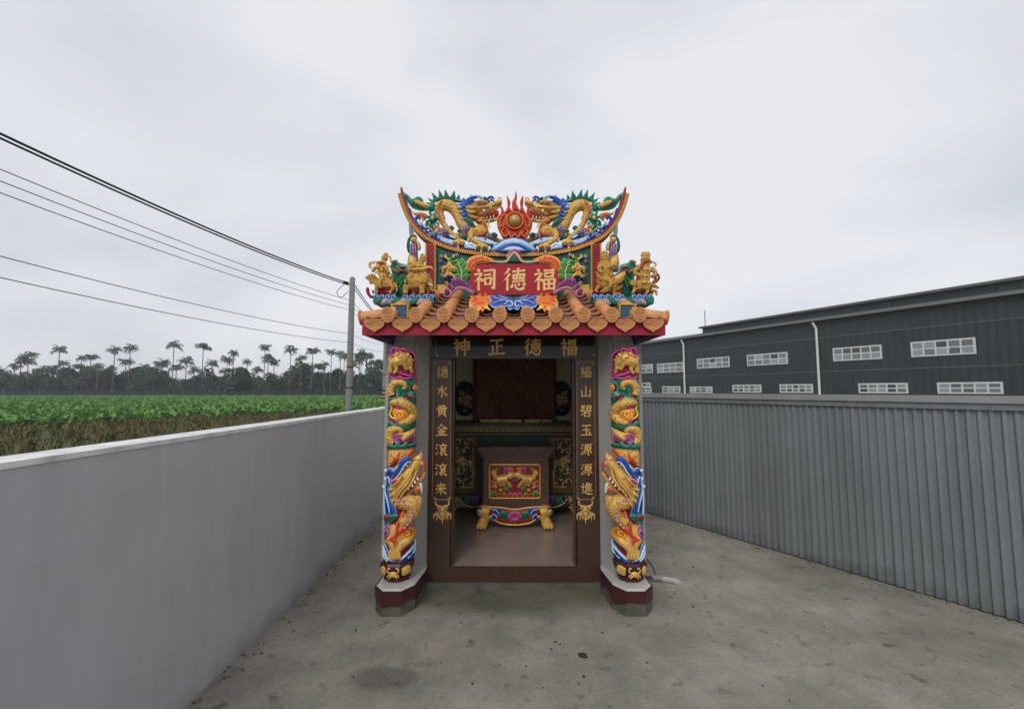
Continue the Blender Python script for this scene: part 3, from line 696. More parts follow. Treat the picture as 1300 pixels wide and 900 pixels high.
# red fascia boards
zf0, zf1 = PZ(425.3, D_EAVE + .03), PZ(404, D_EAVE + .03)
YB = 2 * (D_RIDGE + .04) - D_EAVE
MB().box(-1.05, 1.05, D_EAVE + .03, D_EAVE + .055, zf0, zf1).build('fascia', RED, roof, smooth=False)
MB().box(-1.05, 1.05, YB - .055, YB - .03, zf0, zf1).build('fascia', RED, roof, smooth=False)
for s in (-1, 1): MB().box(s * 1.037 - .0125, s * 1.037 + .0125, D_EAVE + .0555, YB - .0555, zf0 + .001, zf1).build('fascia', RED, roof, smooth=False)
MB().box(-1.02, 1.02, D_EAVE + .056, YB - .056, zf1 - .03, zf1 - .012).build('soffit', mat('dark_soffit', (.3, .27, .24), .8, .2, 10), roof, smooth=False)
# ---------------------------------------------------------------- ridge: curved swallow-tail, panels, sign
c1 = crop(500, 230, 8.125); c3 = crop(445, 310, 7.5); c4 = crop(580, 310, 7.5)
YR = 3.80
RIDGE = [(508, 246.6), (512.3, 262), (519.7, 279), (529.5, 292.8), (540.6, 302.6), (555.4, 310), (573.8, 316.8), (598.5, 321.7), (625, 324), (652, 324.6)]
full = RIDGE + [(1304 - x, y) for x, y in RIDGE[:-1][::-1]]
fc = cat(full, 8)
mR = plane(YR)
# ridge body (green wall under the curve)
zb = PZ(378, YR)
poly = [(PX(553, YR), zb)] + [mR(x, y + 2, 0)[::2] for x, y in fc if 553 <= x <= 751] + [(PX(751, YR), zb)]
ridge = MB().slab(poly, YR, YR + .11).build('ridge', DGREEN, shrine, smooth=False)
# red core strip of the curve
def strip(lo, hi, y0, y1, name, mt):
    top = []; bot = []
    for i, p in enumerate(fc):
        t = fc[min(i + 1, len(fc) - 1)] - fc[max(i - 1, 0)]; t /= np.linalg.norm(t); nn = np.array((t[1], -t[0]))
        if nn[1] > 0: nn = -nn
        a = p + nn * lo; c = p + nn * hi; top.append(mR(c[0], c[1], 0)[::2]); bot.append(mR(a[0], a[1], 0)[::2])
    MB_ = MB(); n = len(top)
    v = [(x, y, z) for y in (y0, y1) for row in (bot, top) for x, z in row]
    f = []
    for i in range(n - 1):
        f += [(i, i + 1, n + i + 1, n + i), (2 * n + i + 1, 2 * n + i, 3 * n + i, 3 * n + i + 1), (n + i, n + i + 1, 3 * n + i + 1, 3 * n + i), (i + 1, i, 2 * n + i, 2 * n + i + 1)]
    f += [(0, n, 3 * n, 2 * n), (n - 1, 3 * n - 1, 4 * n - 1, 2 * n - 1)]
    return MB_.add(v, f).build(name, mt, ridge, sharp=30)
strip(-2.5, 4.5, YR - .02, YR + .13, 'ridge_curve', mat('ridge_crimson', (.30, .02, .05), .5, .15, 20))
# yellow bamboo moulding: a row of little half-round beads along the curve
b = MB(); acc = 0; last = fc[0]
L_ = [0]
for i in range(1, len(fc)): L_.append(L_[-1] + np.linalg.norm(fc[i] - fc[i - 1]))
for side in (-1,):
    for d in np.arange(1, L_[-1] - .5, 2.9):
        x = np.interp(d, L_, [p[0] for p in fc]); y = np.interp(d, L_, [p[1] for p in fc])
        x2 = np.interp(d + .5, L_, [p[0] for p in fc]); y2 = np.interp(d + .5, L_, [p[1] for p in fc])
        t = np.array((x2 - x, y2 - y)); t /= np.linalg.norm(t); nn = np.array((t[1], -t[0]))
        a = np.array((x, y)) - nn * 1.9; c = np.array((x, y)) + nn * 1.9
        b.tube([mR(a[0], a[1], .022), mR(c[0], c[1], .022)], 1.2 * mR.s, 6, smooth=False)
b.build('bamboo_moulding', YELLOW, ridge, kind='stuff')
for s in (1, -1):
    m = plane(YR, s)
    MB().puff([(507.6, 237), (509.8, 237.2), (512.5, 246), (516, 258), (512.5, 262), (509, 248)], m, .02, back=2, w0=-.02).build('swallowtail_tip', MATS['ridge_crimson'], ridge)
    # red tiled piers with yellow edging
    mR2 = plane(YR - .045, s)
    def bx(x0, x1, y0, y1, d0, d1, name, mt, par):
        p0 = mR2(x0, y1, 0); p1 = mR2(x1, y0, 0)
        return MB().box(min(p0[0], p1[0]), max(p0[0], p1[0]), YR - .045 + d0, YR - .045 + d1, p0[2], p1[2]).build(name, mt, par, smooth=False)
    pm = mat('crimson_tile_grid', (.32, .02, .055), .45, .1, 20)
    pier = bx(540.5, 551.5, 309, 377, 0, .15, 'ridge_pier', pm, shrine)
    for r in range(20):
        for c in range(3):
            x0 = 540.8 + c * 3.55; y0 = 310 + r * 3.3
    tb = MB()
    for r in range(18):
        for c in range(3):
            x0 = 541.2 + c * 3.4; y0 = 311 + r * 3.4; p0 = mR2(x0, y0 + 2.9, 0); p1 = mR2(x0 + 2.9, y0, 0)
            tb.box(min(p0[0], p1[0]), max(p0[0], p1[0]), YR - .049, YR - .0451, p0[2], p1[2])
    tb.build('wall_tiles', RED, pier, smooth=False, kind='stuff')
    for x in (540.9, 552.6):
        b = MB()
        for y in np.arange(311, 376, 2.6): b.ell(mR2(x, y, .008), (1.45 * mR.s, .009, 1.2 * mR.s), 8, 6)
        b.build('bead_edging', YELLOW, pier, kind='stuff')
    # bluish niche panel beside the sign, gilt block below
    bx(555.5, 590, 326, 359, .038, .0455, 'niche_panel', mat('teal_panel', (.02, .10, .12), .45, .2, 20), shrine)
    bx(554.8, 573, 361, 371, .01, .06, 'gilt_block', GOLD, shrine)
    b = MB()
    for x in np.arange(556, 575, 2.6): b.ell(plane(YR - .04, s)(x, 372.5, .01), (1.3 * mR.s, .01, 1.3 * mR.s), 8, 6)
    b.build('bead_edging', YELLOW, shrine, kind='stuff')

# --- the sign 福德祠
YS = 3.45
mS = plane(YS)
def blob(par, name, mt, outl, m, depth, **kw):
    bk_ = {k_: kw.pop(k_) for k_ in ('w0', 'back', 'n', 'smooth', 'rim', 'step') if k_ in kw}
    return MB().puff(outl, m, depth, **bk_).build(name, mt, par, **kw)
def rrect(x0, y0, x1, y1, r, n=7):
    o = []
    for (cx, cy, a0) in ((x1 - r, y0 + r, -90), (x1 - r, y1 - r, 0), (x0 + r, y1 - r, 90), (x0 + r, y0 + r, 180)):
        for i in range(n + 1):
            a = R(a0 + 90 * i / n); o.append((cx + r * math.cos(a), cy + r * math.sin(a)))
    return o
def board(x0, y0, x1, y1, r, d0, d1, name, mt, par, Y=YS):
    m = plane(Y); o = [m(x, y, 0)[::2] for x, y in rrect(x0, y0, x1, y1, r)]
    return MB().slab(o, Y - d1, Y - d0).build(name, mt, par, sharp=30)
def drape(Y0, s=1):          # relief that follows the roof slope down from the sign foot
    def m(px, py, w):
        Y = Y0 - max(0, (py - 376)) / 17 * .33
        x, y, z = P(px, py, Y); return (s * x, y - w, z + w * .3)
    m.s = Y0 / F
    return m
sign = board(594, 332, 714.5, 377, 13, -.10, -.012, 'sign_surround', DGREEN, shrine)
sg = board(596.5, 335.5, 711.5, 374.5, 17, -.0118, .006, 'name_board', SIGNRED, sign)
for c, px in zip('祠德福', (615.5, 653, 691.5)): glyph(c, plane(YS - .006), px, 355, 30, .009, sign, 1.12, mat('sign_lettering', (.84, .58, .25), .42, .1, 30))
m = mS
# top gold scroll with pink-edged hump
b = MB()
b.mtube([(622, 332, .9), (636, 333.5, 1.3), (644, 332, 1.5), (648, 326, 1.7), (653, 321.5, 1.8), (658, 326, 1.7), (662, 332, 1.5), (670, 333.5, 1.3), (684, 332, .9)], m, 8, w0=.015)
b.build('scroll_edge', mat('pale_gilt', (.66, .5, .25), .4, .12, 30), sign)
MB().mtube([(643.5, 328, .8), (646.5, 322, 1.5), (653, 318.4, 1.8), (659.5, 322, 1.5), (662.5, 328, .8)], m, 8, w0=.012).build('pink_scroll', PINKK, sign)
blob(sign, 'scroll_fill', DGREEN, [(645, 333), (649, 327), (653, 324), (657, 327), (661, 333)], m, .015)
for s in (1, -1):
    m = plane(YS - .005, s)
    nm = lambda pts: c4(pts)
    # orange leaf, upper
    blob(sign, 'orange_leaf', ORANK, [(590.5, 342), (592, 333), (598, 326.5), (608, 324), (618, 326), (627, 331), (617, 334), (607, 335), (599, 342)], m, .012)
    for (a, l_, w_, px, py) in ((200, 11, 5.6, 598, 335), (218, 11, 6, 600, 331), (236, 10.5, 6, 604.5, 328.5), (252, 9.5, 5.8, 610, 328), (266, 8, 5, 616, 329.5), (285, 6, 4, 621, 330), (165, 9, 5, 597, 340)):
        ca, sa = math.cos(R(a)), math.sin(R(a)); o = []
        for t, ww in ((0, .3), (.3, .9), (.6, 1), (.85, .6), (1, .05), (.85, -.6), (.6, -1), (.3, -.9), (0, -.3)):
            o.append((px + 3 + ca * l_ * (t - .3) - sa * w_ * .5 * ww, py + 2 + sa * l_ * (t - .3) + ca * w_ * .5 * ww))
        blob(sign, 'orange_leaf', ORANK, o, m, .012)
    MB().mtube([(597, 341, 1.2), (602, 335, 1.6), (610, 331.5, 1.5), (620, 332, 1.0)], m, 8, w0=.012).build('leaf_stem', ORANGE, sign)
    # green scroll and leaves, side
    MB().mtube([(585.5, 343, .8), (585.6, 352, 1.1), (584, 336, 1.3), (580, 332, 1.5), (574, 333.5, 1.6), (571.8, 330.5, 1.6), (574.5, 328, 1.3), (577.5, 329.5, .9)][2:], m, 8, w0=.015).build('green_scroll', LEAFK, sign)
    MB().mtube([(586, 357, .8), (586.3, 346, .9), (584, 339, .8), (580, 336, .6)], m, 8, w0=.02).build('leaf_stem', MATS['pale_gilt'], sign)
    for (px, py, a) in ((589.5, 337, -55), (591, 344, -40), (591, 351, -30), (582, 343, 215), (582, 351, 205), (587, 333, -95), (580.5, 337, 230)):
        ca, sa = math.cos(R(a)), math.sin(R(a)); o = []
        for t, ww in ((0, .3), (.3, .9), (.6, 1), (.85, .6), (1, .05), (.85, -.6), (.6, -1), (.3, -.9), (0, -.3)):
            o.append((px + ca * 11 * (t - .5) - sa * 3.4 * ww, py + sa * 11 * (t - .5) + ca * 3.4 * ww))
        blob(sign, 'green_leaf', LEAFK, o, m, .012)
    # purple plume: petals along a gold stem curling down at the outer end
    st = [(601, 374), (593, 369), (585, 367), (578, 369), (573.5, 374), (569, 377), (564, 375.5), (562, 372)]
    MB().mtube([(x, y, r) for (x, y), r in zip(st, (1.0, 1.3, 1.4, 1.5, 1.4, 1.3, 1.1, .8))], plane(YS - .04, s), 8, w0=.012).build('plume_stem', mat('plum_stem', (.4, .12, .35), .4, .15, 30), sign)
    MB().mtube([(x, y - 1.8, .7) for (x, y) in st[:4]], plane(YS - .04, s), 6, w0=.022).build('plume_rib', MATS['pale_gilt'], sign)
    for (px, py, a, ln) in ((598, 370.5, -120, 8), (594.5, 367.5, -112, 9), (590.5, 365.5, -108, 10.5), (586, 364, -103, 11), (581.5, 363.5, -95, 11.5), (577, 364.5, -102, 11), (573.5, 367.5, -125, 9), (571, 371.5, -150, 8), (601, 373, -130, 6)):
        ca, sa = math.cos(R(a)), math.sin(R(a)); o = []
        for t, ww in ((0, .4), (.3, .9), (.65, 1), (.88, .6), (1, .05), (.88, -.6), (.65, -1), (.3, -.9), (0, -.4)):
            o.append((px + ca * ln * t - sa * 3.0 * ww, py + sa * ln * t + ca * 3.0 * ww))
        blob(sign, 'purple_petal', PURPK, o, plane(YS - .04, s), .013)
    # orange flower below
    blob(sign, 'orange_leaf', ORANK, [(595.5, 384), (599, 377.5), (606, 375), (613, 377), (622, 375), (623, 383), (619, 388), (623, 394), (614, 391), (606, 395), (603, 390), (597, 390)], drape(YS - .01, s), .02)
    for (px, py, a, ln, w_) in ((609, 383, 170, 13, 4), (608, 381, 205, 13, 4), (612, 379, 235, 8, 4), (606, 386, 140, 9, 3.5), (613, 388, 95, 8, 3.5), (617, 379, 262, 7, 3.6)):
        ca, sa = math.cos(R(a)), math.sin(R(a)); o = []
        for t, ww in ((0, .5), (.3, .9), (.6, 1), (.85, .6), (1, .05), (.85, -.6), (.6, -1), (.3, -.9), (0, -.5)):
            o.append((px + ca * ln * t - sa * w_ * .62 * ww, py + sa * ln * t + ca * w_ * .62 * ww))
        blob(sign, 'flower_petal', ORANK, o, drape(YS - .02, s), .02)
    blob(sign, 'flower_heart', ORANGE, [(604, 380), (612, 378), (620, 380), (621, 387), (613, 385), (606, 386)], drape(YS - .03, s), .02)
    # blue acanthus half
    mB = drape(YS - .03, s)
    blob(sign, 'blue_acanthus', BLUEK, c4([(320, 490), (380, 486), (450, 492), (505, 512), (540, 545), (552, 580), (540, 610), (510, 625), (488, 615), (480, 590), (460, 600), (420, 600), (390, 612), (350, 606), (322, 590), (312, 560), (330, 545), (314, 520)]), mB, .028)
    b = MB()
    b.mtube(c4([(455, 590, .6), (485, 565, .8), (515, 565, .9), (530, 590, .9), (515, 612, .8), (497, 602, .6)]), mB, 6, w0=.03)
    for q in (([(340, 505, .3), (380, 530, .6), (440, 545, .7), (500, 555, .5)]), ([(345, 580, .3), (390, 560, .6), (450, 550, .6)]), ([(400, 500, .3), (430, 520, .5), (480, 535, .5)])):
        b.mtube(c4(q), mB, 6, w0=.026)
    b.build('acanthus_vein', LBLUE, sign)
blob(sign, 'acanthus_backing', DGREEN, c4([(330, 480), (760, 480), (780, 560), (730, 600), (560, 615), (380, 600), (320, 560)]), drape(YS - .015), .015, w0=-.03)

# ---------------------------------------------------------------- ridge dragons
def spike_row(par, m, base, name, mt, depth=.012, w0=0):
    for (x0, y0, x1, y1, tx, ty) in base:      # base edge, tip
        mx_, my_ = (x0 + x1) / 2, (y0 + y1) / 2
        tx, ty = tx + (tx - mx_) * .35, ty + (ty - my_) * .3
        o = [(x0, y0), ((x0 * .6 + tx * .4) - (tx - mx_) * .08, y0 * .55 + ty * .45), (tx, ty), ((x1 * .62 + tx * .38), y1 * .6 + ty * .4), (x1, y1), (mx_, my_ + 1)]
        blob(par, name, mt, o, m, depth, w0=w0, back=1, n=3)
def dragon(s, label):
    Y = YR + .03; m = plane(Y, s); k = m.s
    base = m(578, 318, 0)
    D = thing('dragon_statue', base, label, 'dragon statue', 'ridge dragons')
    C = lambda pts: c1([(p[0], p[1], p[2] / 8.125) + tuple(p[3:]) for p in pts])
    # arched scaly body, chest, hind limb, front legs
    b = MB()
    b.mtube(C([(500, 400, 40), (468, 330, 48), (485, 265, 58), (550, 250, 62), (620, 290, 62), (672, 370, 60), (710, 450, 62), (770, 510, 66), (850, 520, 66), (920, 500, 60)]), m, 14, 8)
    b.mtube(C([(470, 330, 42), (500, 420, 34, .02), (555, 500, 28, .03), (620, 570, 26, .035), (690, 632, 24, .04)]), m, 10)
    b.ell(m(*c1([(905, 520)])[0], 0), (9.5 * k, .062, 10 * k))
    b.mtube(C([(800, 540, 40, .03), (800, 610, 30, .06), (860, 660, 26, .065), (930, 685, 24, .065)]), m, 10)
    b.mtube(C([(940, 540, 40, -.01), (1020, 580, 32, -.02), (1080, 605, 24, -.02), (1130, 612, 14, -.02)]), m, 10)
    b.mtube(C([(880, 440, 46), (900, 380, 50), (905, 330, 60)]), m, 12)
    b.mtube(C([(215, 205, 16), (255, 228, 28), (320, 255, 30), (375, 270, 30), (420, 280, 34), (470, 300, 40)]), m, 10)
    b.mtube(C([(430, 440, 34, -.03), (380, 480, 34, -.03), (440, 540, 36, -.03), (540, 560, 36, -.03), (640, 560, 36, -.03), (760, 540, 40, -.02)]), m, 10)
    fuse(b, 'scaly_body', SCALE, D, .0035, 4)
    # toes with white claws
    for (fx, fy, wz) in ((690, 640, .045), (930, 690, .07)):
        for (dx, dy) in ((-75, 25), (-20, 52), (45, 35)):
            MB().mtube(C([(fx, fy, 24, wz), (fx + dx * .6, fy + dy * .35, 20, wz + .01), (fx + dx, fy + dy * .9, 15, wz)]), m, 8).build('toe', GOLD, D)
            MB().mtube(C([(fx + dx, fy + dy * .8, 12, wz), (fx + dx * 1.1, fy + dy * 1.2, 9, wz + .003), (fx + dx * 1.05, fy + dy * 1.2 + 22, 2, wz)]), m, 6).build('claw', WHITE, D)
    # orange belly stripe
    b = MB(); b.mtube(C([(505, 225, 8, .055), (462, 300, 13, .055), (475, 370, 15, .045), (520, 450, 14, .04), (580, 530, 8, .045)]), m, 8)
    b.build('belly_stripe', ORANGE, D); b = MB(); b.mtube(C([(860, 430, 8, .05), (930, 450, 13, .06), (965, 510, 14, .05), (920, 570, 12, .06), (850, 570, 8, .06)]), m, 8)
    b.build('belly_stripe', ORANGE, D)
    # purple frills
    for o, (sx_, sy_) in (([(712, 500), (735, 470), (775, 478), (800, 510), (785, 540), (760, 545), (745, 590), (722, 560)], (752, 512)), ([(490, 515), (520, 500), (560, 525), (590, 570), (555, 575), (530, 590), (505, 565)], (530, 540)), ([(965, 565), (985, 560), (1010, 590), (1005, 625), (985, 615), (970, 595)], (985, 588))):
        blob(D, 'purple_frill', FRILLK, c1(o), m, .018, w0=.05)
        MB().mtube(c1([(sx_ - 14, sy_ + 22, .5), (sx_ - 18, sy_ - 4, .9), (sx_ + 4, sy_ - 18, 1.0), (sx_ + 18, sy_, .9), (sx_ + 6, sy_ + 12, .7), (sx_ - 3, sy_ + 2, .4)]), m, 6, w0=.068).build('frill_curl', mat('lilac_paint', (.42, .33, .48), .45, .12, 20), D)
    blob(D, 'shoulder_leaf', GREENK, c1([(750, 410), (800, 420), (835, 460), (845, 500), (800, 490), (765, 460)]), m, .02, w0=.06)
    blob(D, 'green_coil', GREENK, c1([(655, 530), (690, 505), (700, 560), (740, 590), (770, 620), (745, 630), (700, 600), (690, 560)]), m, .02, w0=.03)
    # tail fin
    blob(D, 'tail_fin', GREENK, c1([(98, 108), (140, 130), (185, 172), (240, 148), (290, 168), (315, 225), (375, 235), (385, 290), (320, 300), (250, 295), (185, 270), (150, 225), (118, 170)]), m, .018, w0=-.02, back=1)
    # green back crest and spikes
    b = MB(); b.mtube(C([(385, 250, 20), (415, 205, 22), (480, 185, 22), (560, 180, 20), (640, 205, 18), (720, 215, 12)]), m, 8, w0=0); b.build('back_crest', GREENK, D)
    spike_row(D, m, [tuple(c for p in c1([(a, b_), (c_, d), (e, f)]) for c in p[:2]) for a, b_, c_, d, e, f in
        ((375, 215, 425, 205, 355, 180), (405, 195, 465, 180, 400, 132), (460, 180, 520, 172, 470, 105), (515, 172, 580, 170, 532, 103), (580, 172, 640, 180, 622, 115), (640, 185, 690, 205, 672, 150), (690, 205, 745, 215, 722, 178), (360, 250, 400, 225, 345, 225))], 'back_spike', GREENK, .012)
    # green rosette (joint flame) with gold heart
    o = []
    for i in range(36):
        a = 2 * math.pi * i / 36; r = 68 + 22 * math.cos(9 * a); o.append((415 + r * math.cos(a), 412 + r * 1.1 * math.sin(a)))
    blob(D, 'leaf_rosette', GREENK, c1(o), m, .026, w0=.045, n=2)
    o = []
    for i in range(28):
        a = 2 * math.pi * i / 28; r = 48 + 15 * math.cos(7 * a); o.append((395 + r * math.cos(a), 300 + r * math.sin(a)))
    blob(D, 'leaf_rosette', GREENK, c1(o), m, .022, w0=.04, n=2)
    MB().ell(m(*c1([(415, 412)])[0], .075), (2.6 * k, .012, 3 * k)).build('rosette_heart', GOLD, D)
    # flames behind the tail
    for o in ([(170, 285), (215, 320), (265, 315), (330, 330), (350, 365), (320, 400), (285, 420), (290, 380), (250, 355), (205, 345)],):
        blob(D, 'tail_flame', ORANK, c1(o), m, .018, w0=-.01)
    for o, mt in (([(560, 500), (600, 470), (630, 500), (600, 540), (640, 560), (590, 560)], GREENK), ([(820, 580), (850, 560), (890, 590), (930, 580), (900, 620), (850, 620)], ORANK), ([(1000, 560), (1040, 540), (1075, 570), (1050, 595)], GREENK),
                  ([(430, 470), (470, 470), (500, 520), (480, 560), (440, 540), (450, 500)], ORANK), ([(340, 430), (370, 450), (360, 490), (390, 510), (350, 510), (330, 470)], GREENK)):
        blob(D, 'joint_flame', mt, c1(o), m, .016, w0=.03, back=1)
    for q in ([(1060, 235, 6, .03), (1085, 190, 7, .035), (1110, 200, 5, .03), (1105, 225, 3, .03)], [(740, 330, 8, .05), (700, 350, 9, .06), (680, 330, 5, .06)], [(1010, 395, 6, .03), (1060, 420, 7, .035), (1085, 400, 4, .03)]):
        MB().mtube(C(q), m, 6).build('whisker', GOLD, D)
    # head: skull, snout, jaws as one skin
    b = MB()
    b.mtube(C([(800, 305, 70), (870, 290, 78), (950, 290, 66), (1020, 272, 46), (1085, 245, 33)]), m, 14, 6)
    b.mtube(C([(1040, 250, 30, .03), (1095, 225, 22, .025), (1102, 205, 12, .02)]), m, 8); b.mtube(C([(1040, 250, 30, -.03), (1095, 225, 22, -.025), (1102, 205, 12, -.02)]), m, 8)
    b.mtube(C([(860, 350, 40), (930, 345, 30), (1000, 325, 26), (1060, 295, 18)]), m, 10)
    b.mtube(C([(790, 375, 28), (870, 408, 24), (960, 412, 24), (1030, 400, 22), (1070, 385, 16)]), m, 10)
    b.mtube(C([(800, 340, 36), (800, 400, 30)]), m, 10)
    fuse(b, 'head', GOLD, D, .0032, 4)
    for o in ([(770, 300), (720, 262), (800, 250)], [(770, 330), (705, 318), (790, 290)], [(770, 370), (712, 372), (790, 330)], [(800, 400), (740, 408), (790, 370)], [(840, 235), (770, 215), (880, 240)]):
        o = [o[0], ((o[0][0] + o[1][0]) / 2, (o[0][1] + o[1][1]) / 2 + 4), o[1], ((o[2][0] + o[1][0]) / 2, (o[2][1] + o[1][1]) / 2), o[2], (830, 320)]
        blob(D, 'cheek_whisker', GOLDK, c1(o), m, .016, w0=.045, back=1)
    for pts in ([(760, 330, 18, .06), (800, 350, 20, .066), (850, 350, 16, .07)], [(750, 300, 16, .06), (800, 310, 20, .07), (850, 305, 16, .078)], [(770, 370, 16, .05), (820, 392, 18, .05), (870, 400, 12, .045)], [(860, 250, 14, .075), (920, 240, 16, .066), (970, 245, 10, .05)]):
        MB().mtube(C(pts), m, 8).build('cheek_roll', GOLD, D)
    blob(D, 'mouth', mat('mouth_red', (.36, .02, .03), .4), c1([(830, 365), (920, 372), (1000, 350), (1070, 310), (1085, 335), (1060, 375), (960, 395), (860, 392)]), m, .03, back=1)
    MB().mtube(C([(800, 352, 7, .045), (860, 372, 8, .052), (930, 365, 8, .05), (1000, 340, 8, .045), (1050, 305, 6, .04)]), m, 6).build('lip', mat('lip_red', (.5, .05, .04), .4), D)
    for x, y in ((890, 390), (925, 393), (960, 392), (995, 388), (1030, 380), (1050, 312), (1075, 300)):
        for w_ in (.03, -.03): MB().mtube(C([(x, y + 6, 9, w_), (x + 4, y - 16, 2, w_)]), m, 6, n=2).build('tooth', WHITE, D)
    MB().ell(m(*c1([(932, 328)])[0], .052), (1.8 * k, .008, 2.3 * k)).build('fang', WHITE, D)
    for w_ in (1, -1):
        MB().ell(m(*c1([(1002, 212)])[0], .036 * w_), (2.2 * k, .012, 2.2 * k)).build('eye', WHITE, D)
        MB().ell(m(*c1([(1008, 212)])[0], .046 * w_), (1.4 * k, .008, 1.5 * k)).build('pupil', BLACK, D)
        MB().mtube(C([(955, 235, 14, .034 * w_), (975, 195, 14, .036 * w_), (1015, 182, 12, .036 * w_), (1035, 205, 7, .036 * w_)]), m, 8).build('eye_ridge', BLUE, D)
        blob(D, 'ear', PINKK, c1([(850, 240), (880, 222), (915, 228), (925, 262), (900, 278), (865, 268)]), m, .014, w0=.062 * w_, back=1)
        MB().mtube(C([(930, 200, 18, .03 * w_), (880, 180, 15, .045 * w_), (830, 185, 12, .05 * w_), (790, 165, 4, .055 * w_)]), m, 8).build('horn', LBLUE, D)
    MB().ell(m(*c1([(935, 192)])[0], 0), (3.6 * k, .05, 2.8 * k)).build('brow', LEAFK, D)
    for pts in ([(820, 330, 6, .066), (870, 320, 7, .075), (930, 305, 6, .066), (990, 290, 5, .052)], [(800, 290, 6, .066), (850, 275, 7, .078), (910, 268, 6, .072), (960, 255, 5, .058)], [(1010, 280, 5, .046), (1050, 262, 6, .04), (1085, 262, 4, .03)]):
        MB().mtube(C(pts), m, 6).build('face_fold', mat('dark_gold', (.36, .17, .03), .42, .2, 30), D)
    # curling feelers and beard
    MB().mtube(C([(1030, 410, 8, .02), (990, 420, 8, .03), (980, 460, 7, .03), (1000, 500, 3, .03)]), m, 6).build('beard_curl', mat('pale_green', (.4, .55, .35), .4), D)
    # blue mane locks
    for i, pts in enumerate(([(860, 190, 16), (800, 205, 20), (740, 235, 18), (690, 225, 12), (640, 210, 4)], [(830, 220, 16), (780, 235, 20), (720, 260, 16), (660, 262, 4)], [(800, 260, 18), (740, 280, 20), (700, 300, 16), (650, 300, 4)],
                             [(800, 290, 18), (750, 320, 20), (710, 340, 15), (680, 345, 4)], [(800, 320, 18), (770, 355, 18), (730, 370, 14), (690, 372, 4)], [(800, 360, 16), (770, 390, 17), (740, 410, 13), (700, 405, 4)],
                             [(900, 170, 12), (840, 175, 14), (800, 180, 10), (780, 165, 3)], [(900, 190, 12), (880, 165, 12), (862, 152, 3)])):
        for w_ in ((.05, -.05) if i < 6 else (.02,)):
            MB().mtube(C([(x, y, r, w_) for x, y, r in pts]), m, 8).build('mane_lock', MANEK, D)
    return D
dragon(1, 'golden ridge dragon above the horse and elephant riders, facing the flaming pearl')
dragon(-1, 'golden ridge dragon above the winged bird rider, facing the flaming pearl')

# waves under the dragons
wv = thing('wave_cresting', mR(652, 325, 0), 'blue and white carved waves along the curved roof ridge under the dragons', 'ornament')
for s in (1, -1):
    m = plane(YR + .03, s)
    bed = cat([(x, y) for x, y in RIDGE[1:]], 5)
    blob(wv, 'wave_bed', BLUE, [tuple(p + np.array((1.5, -1))) for p in bed[2:]] + [tuple(p + np.array((4 * (1 - i / len(bed)), -10.5 + 4 * abs(math.sin(i * .8))))) for i, p in list(enumerate(bed))[::-1][:-3]], plane(YR + .05, s), .02, n=1, back=1, smooth=False)
    W_ = [[(225, 380), (245, 362), (280, 370), (288, 400), (262, 415), (255, 395), (248, 420), (290, 480), (350, 520), (420, 545), (500, 560), (520, 600), (440, 600), (330, 560), (265, 500), (232, 440)],
          [(455, 600), (490, 578), (560, 600), (640, 620), (700, 665), (680, 690), (600, 690), (500, 660)],
          [(330, 560), (420, 580), (520, 640), (650, 690), (700, 720), (620, 706), (480, 655), (380, 600)],
          [(720, 700), (790, 660), (850, 690), (930, 690), (980, 720), (960, 745), (850, 740), (740, 725)],
          [(760, 650), (840, 590), (920, 620), (1000, 640), (1040, 680), (1000, 690), (900, 660), (830, 640)]]
    for i, o in enumerate(W_): blob(wv, 'wave_crest', WAVEK if i in (0, 1, 3, 4) else BLUEK, c1(o), m, .03, w0=.02 + .006 * i, back=1.2)
    for o in ([(270, 430), (310, 455), (360, 490), (350, 520), (300, 490)], [(560, 560), (620, 575), (680, 620), (700, 650), (640, 625), (580, 600)], [(840, 600), (900, 590), (960, 610), (930, 640), (870, 630)], [(1000, 660), (1040, 640), (1090, 650), (1050, 700), (1000, 700)]):
        blob(wv, 'wave_crest', WAVEK, c1(o), m, .025, w0=.03, back=1)
    for o in ([(540, 640), (570, 600), (600, 650), (640, 640), (650, 690), (560, 680)], [(690, 700), (710, 660), (760, 690), (770, 725), (700, 722)]):
        blob(wv, 'wave_trough', BLUEK, c1(o), m, .025, w0=.01, back=1)
    b = MB()
    for i, (x, y) in enumerate(((300, 470), (345, 500), (390, 525), (440, 545), (490, 565), (480, 612), (520, 628), (570, 640), (620, 655), (800, 690), (840, 705), (890, 710), (860, 620), (910, 635), (960, 655))):
        b.mtube([(p[0], p[1], p[2]) for p in c1([(x - 16, y + 8, .45), (x - 10, y - 8, .5), (x + 8, y - 8, .5), (x + 16, y + 8, .45)])], m, 6, w0=.056)
    b.build('foam_line', LBLUE, wv)
m = plane(YR + .02)
cw = lambda pts: c1(pts)
for i, (o, mt) in enumerate((([(980, 740), (1000, 700), (1060, 655), (1120, 615), (1180, 595), (1235, 588), (1290, 595), (1350, 615), (1410, 655), (1470, 700), (1490, 740), (1440, 750), (1380, 720), (1310, 690), (1235, 680), (1160, 690), (1090, 720), (1030, 750)], WAVEK),
                          ([(1030, 750), (1090, 705), (1160, 665), (1235, 650), (1310, 665), (1380, 705), (1440, 750), (1340, 755), (1235, 757), (1130, 755)], BLUEK),
                          ([(1090, 755), (1160, 705), (1235, 690), (1310, 705), (1380, 755), (1300, 760), (1235, 762), (1170, 760)], WAVEK))):
    blob(wv, 'wave_crest', mt, c1(o), m, .03, w0=.02 + .018 * i, back=1)

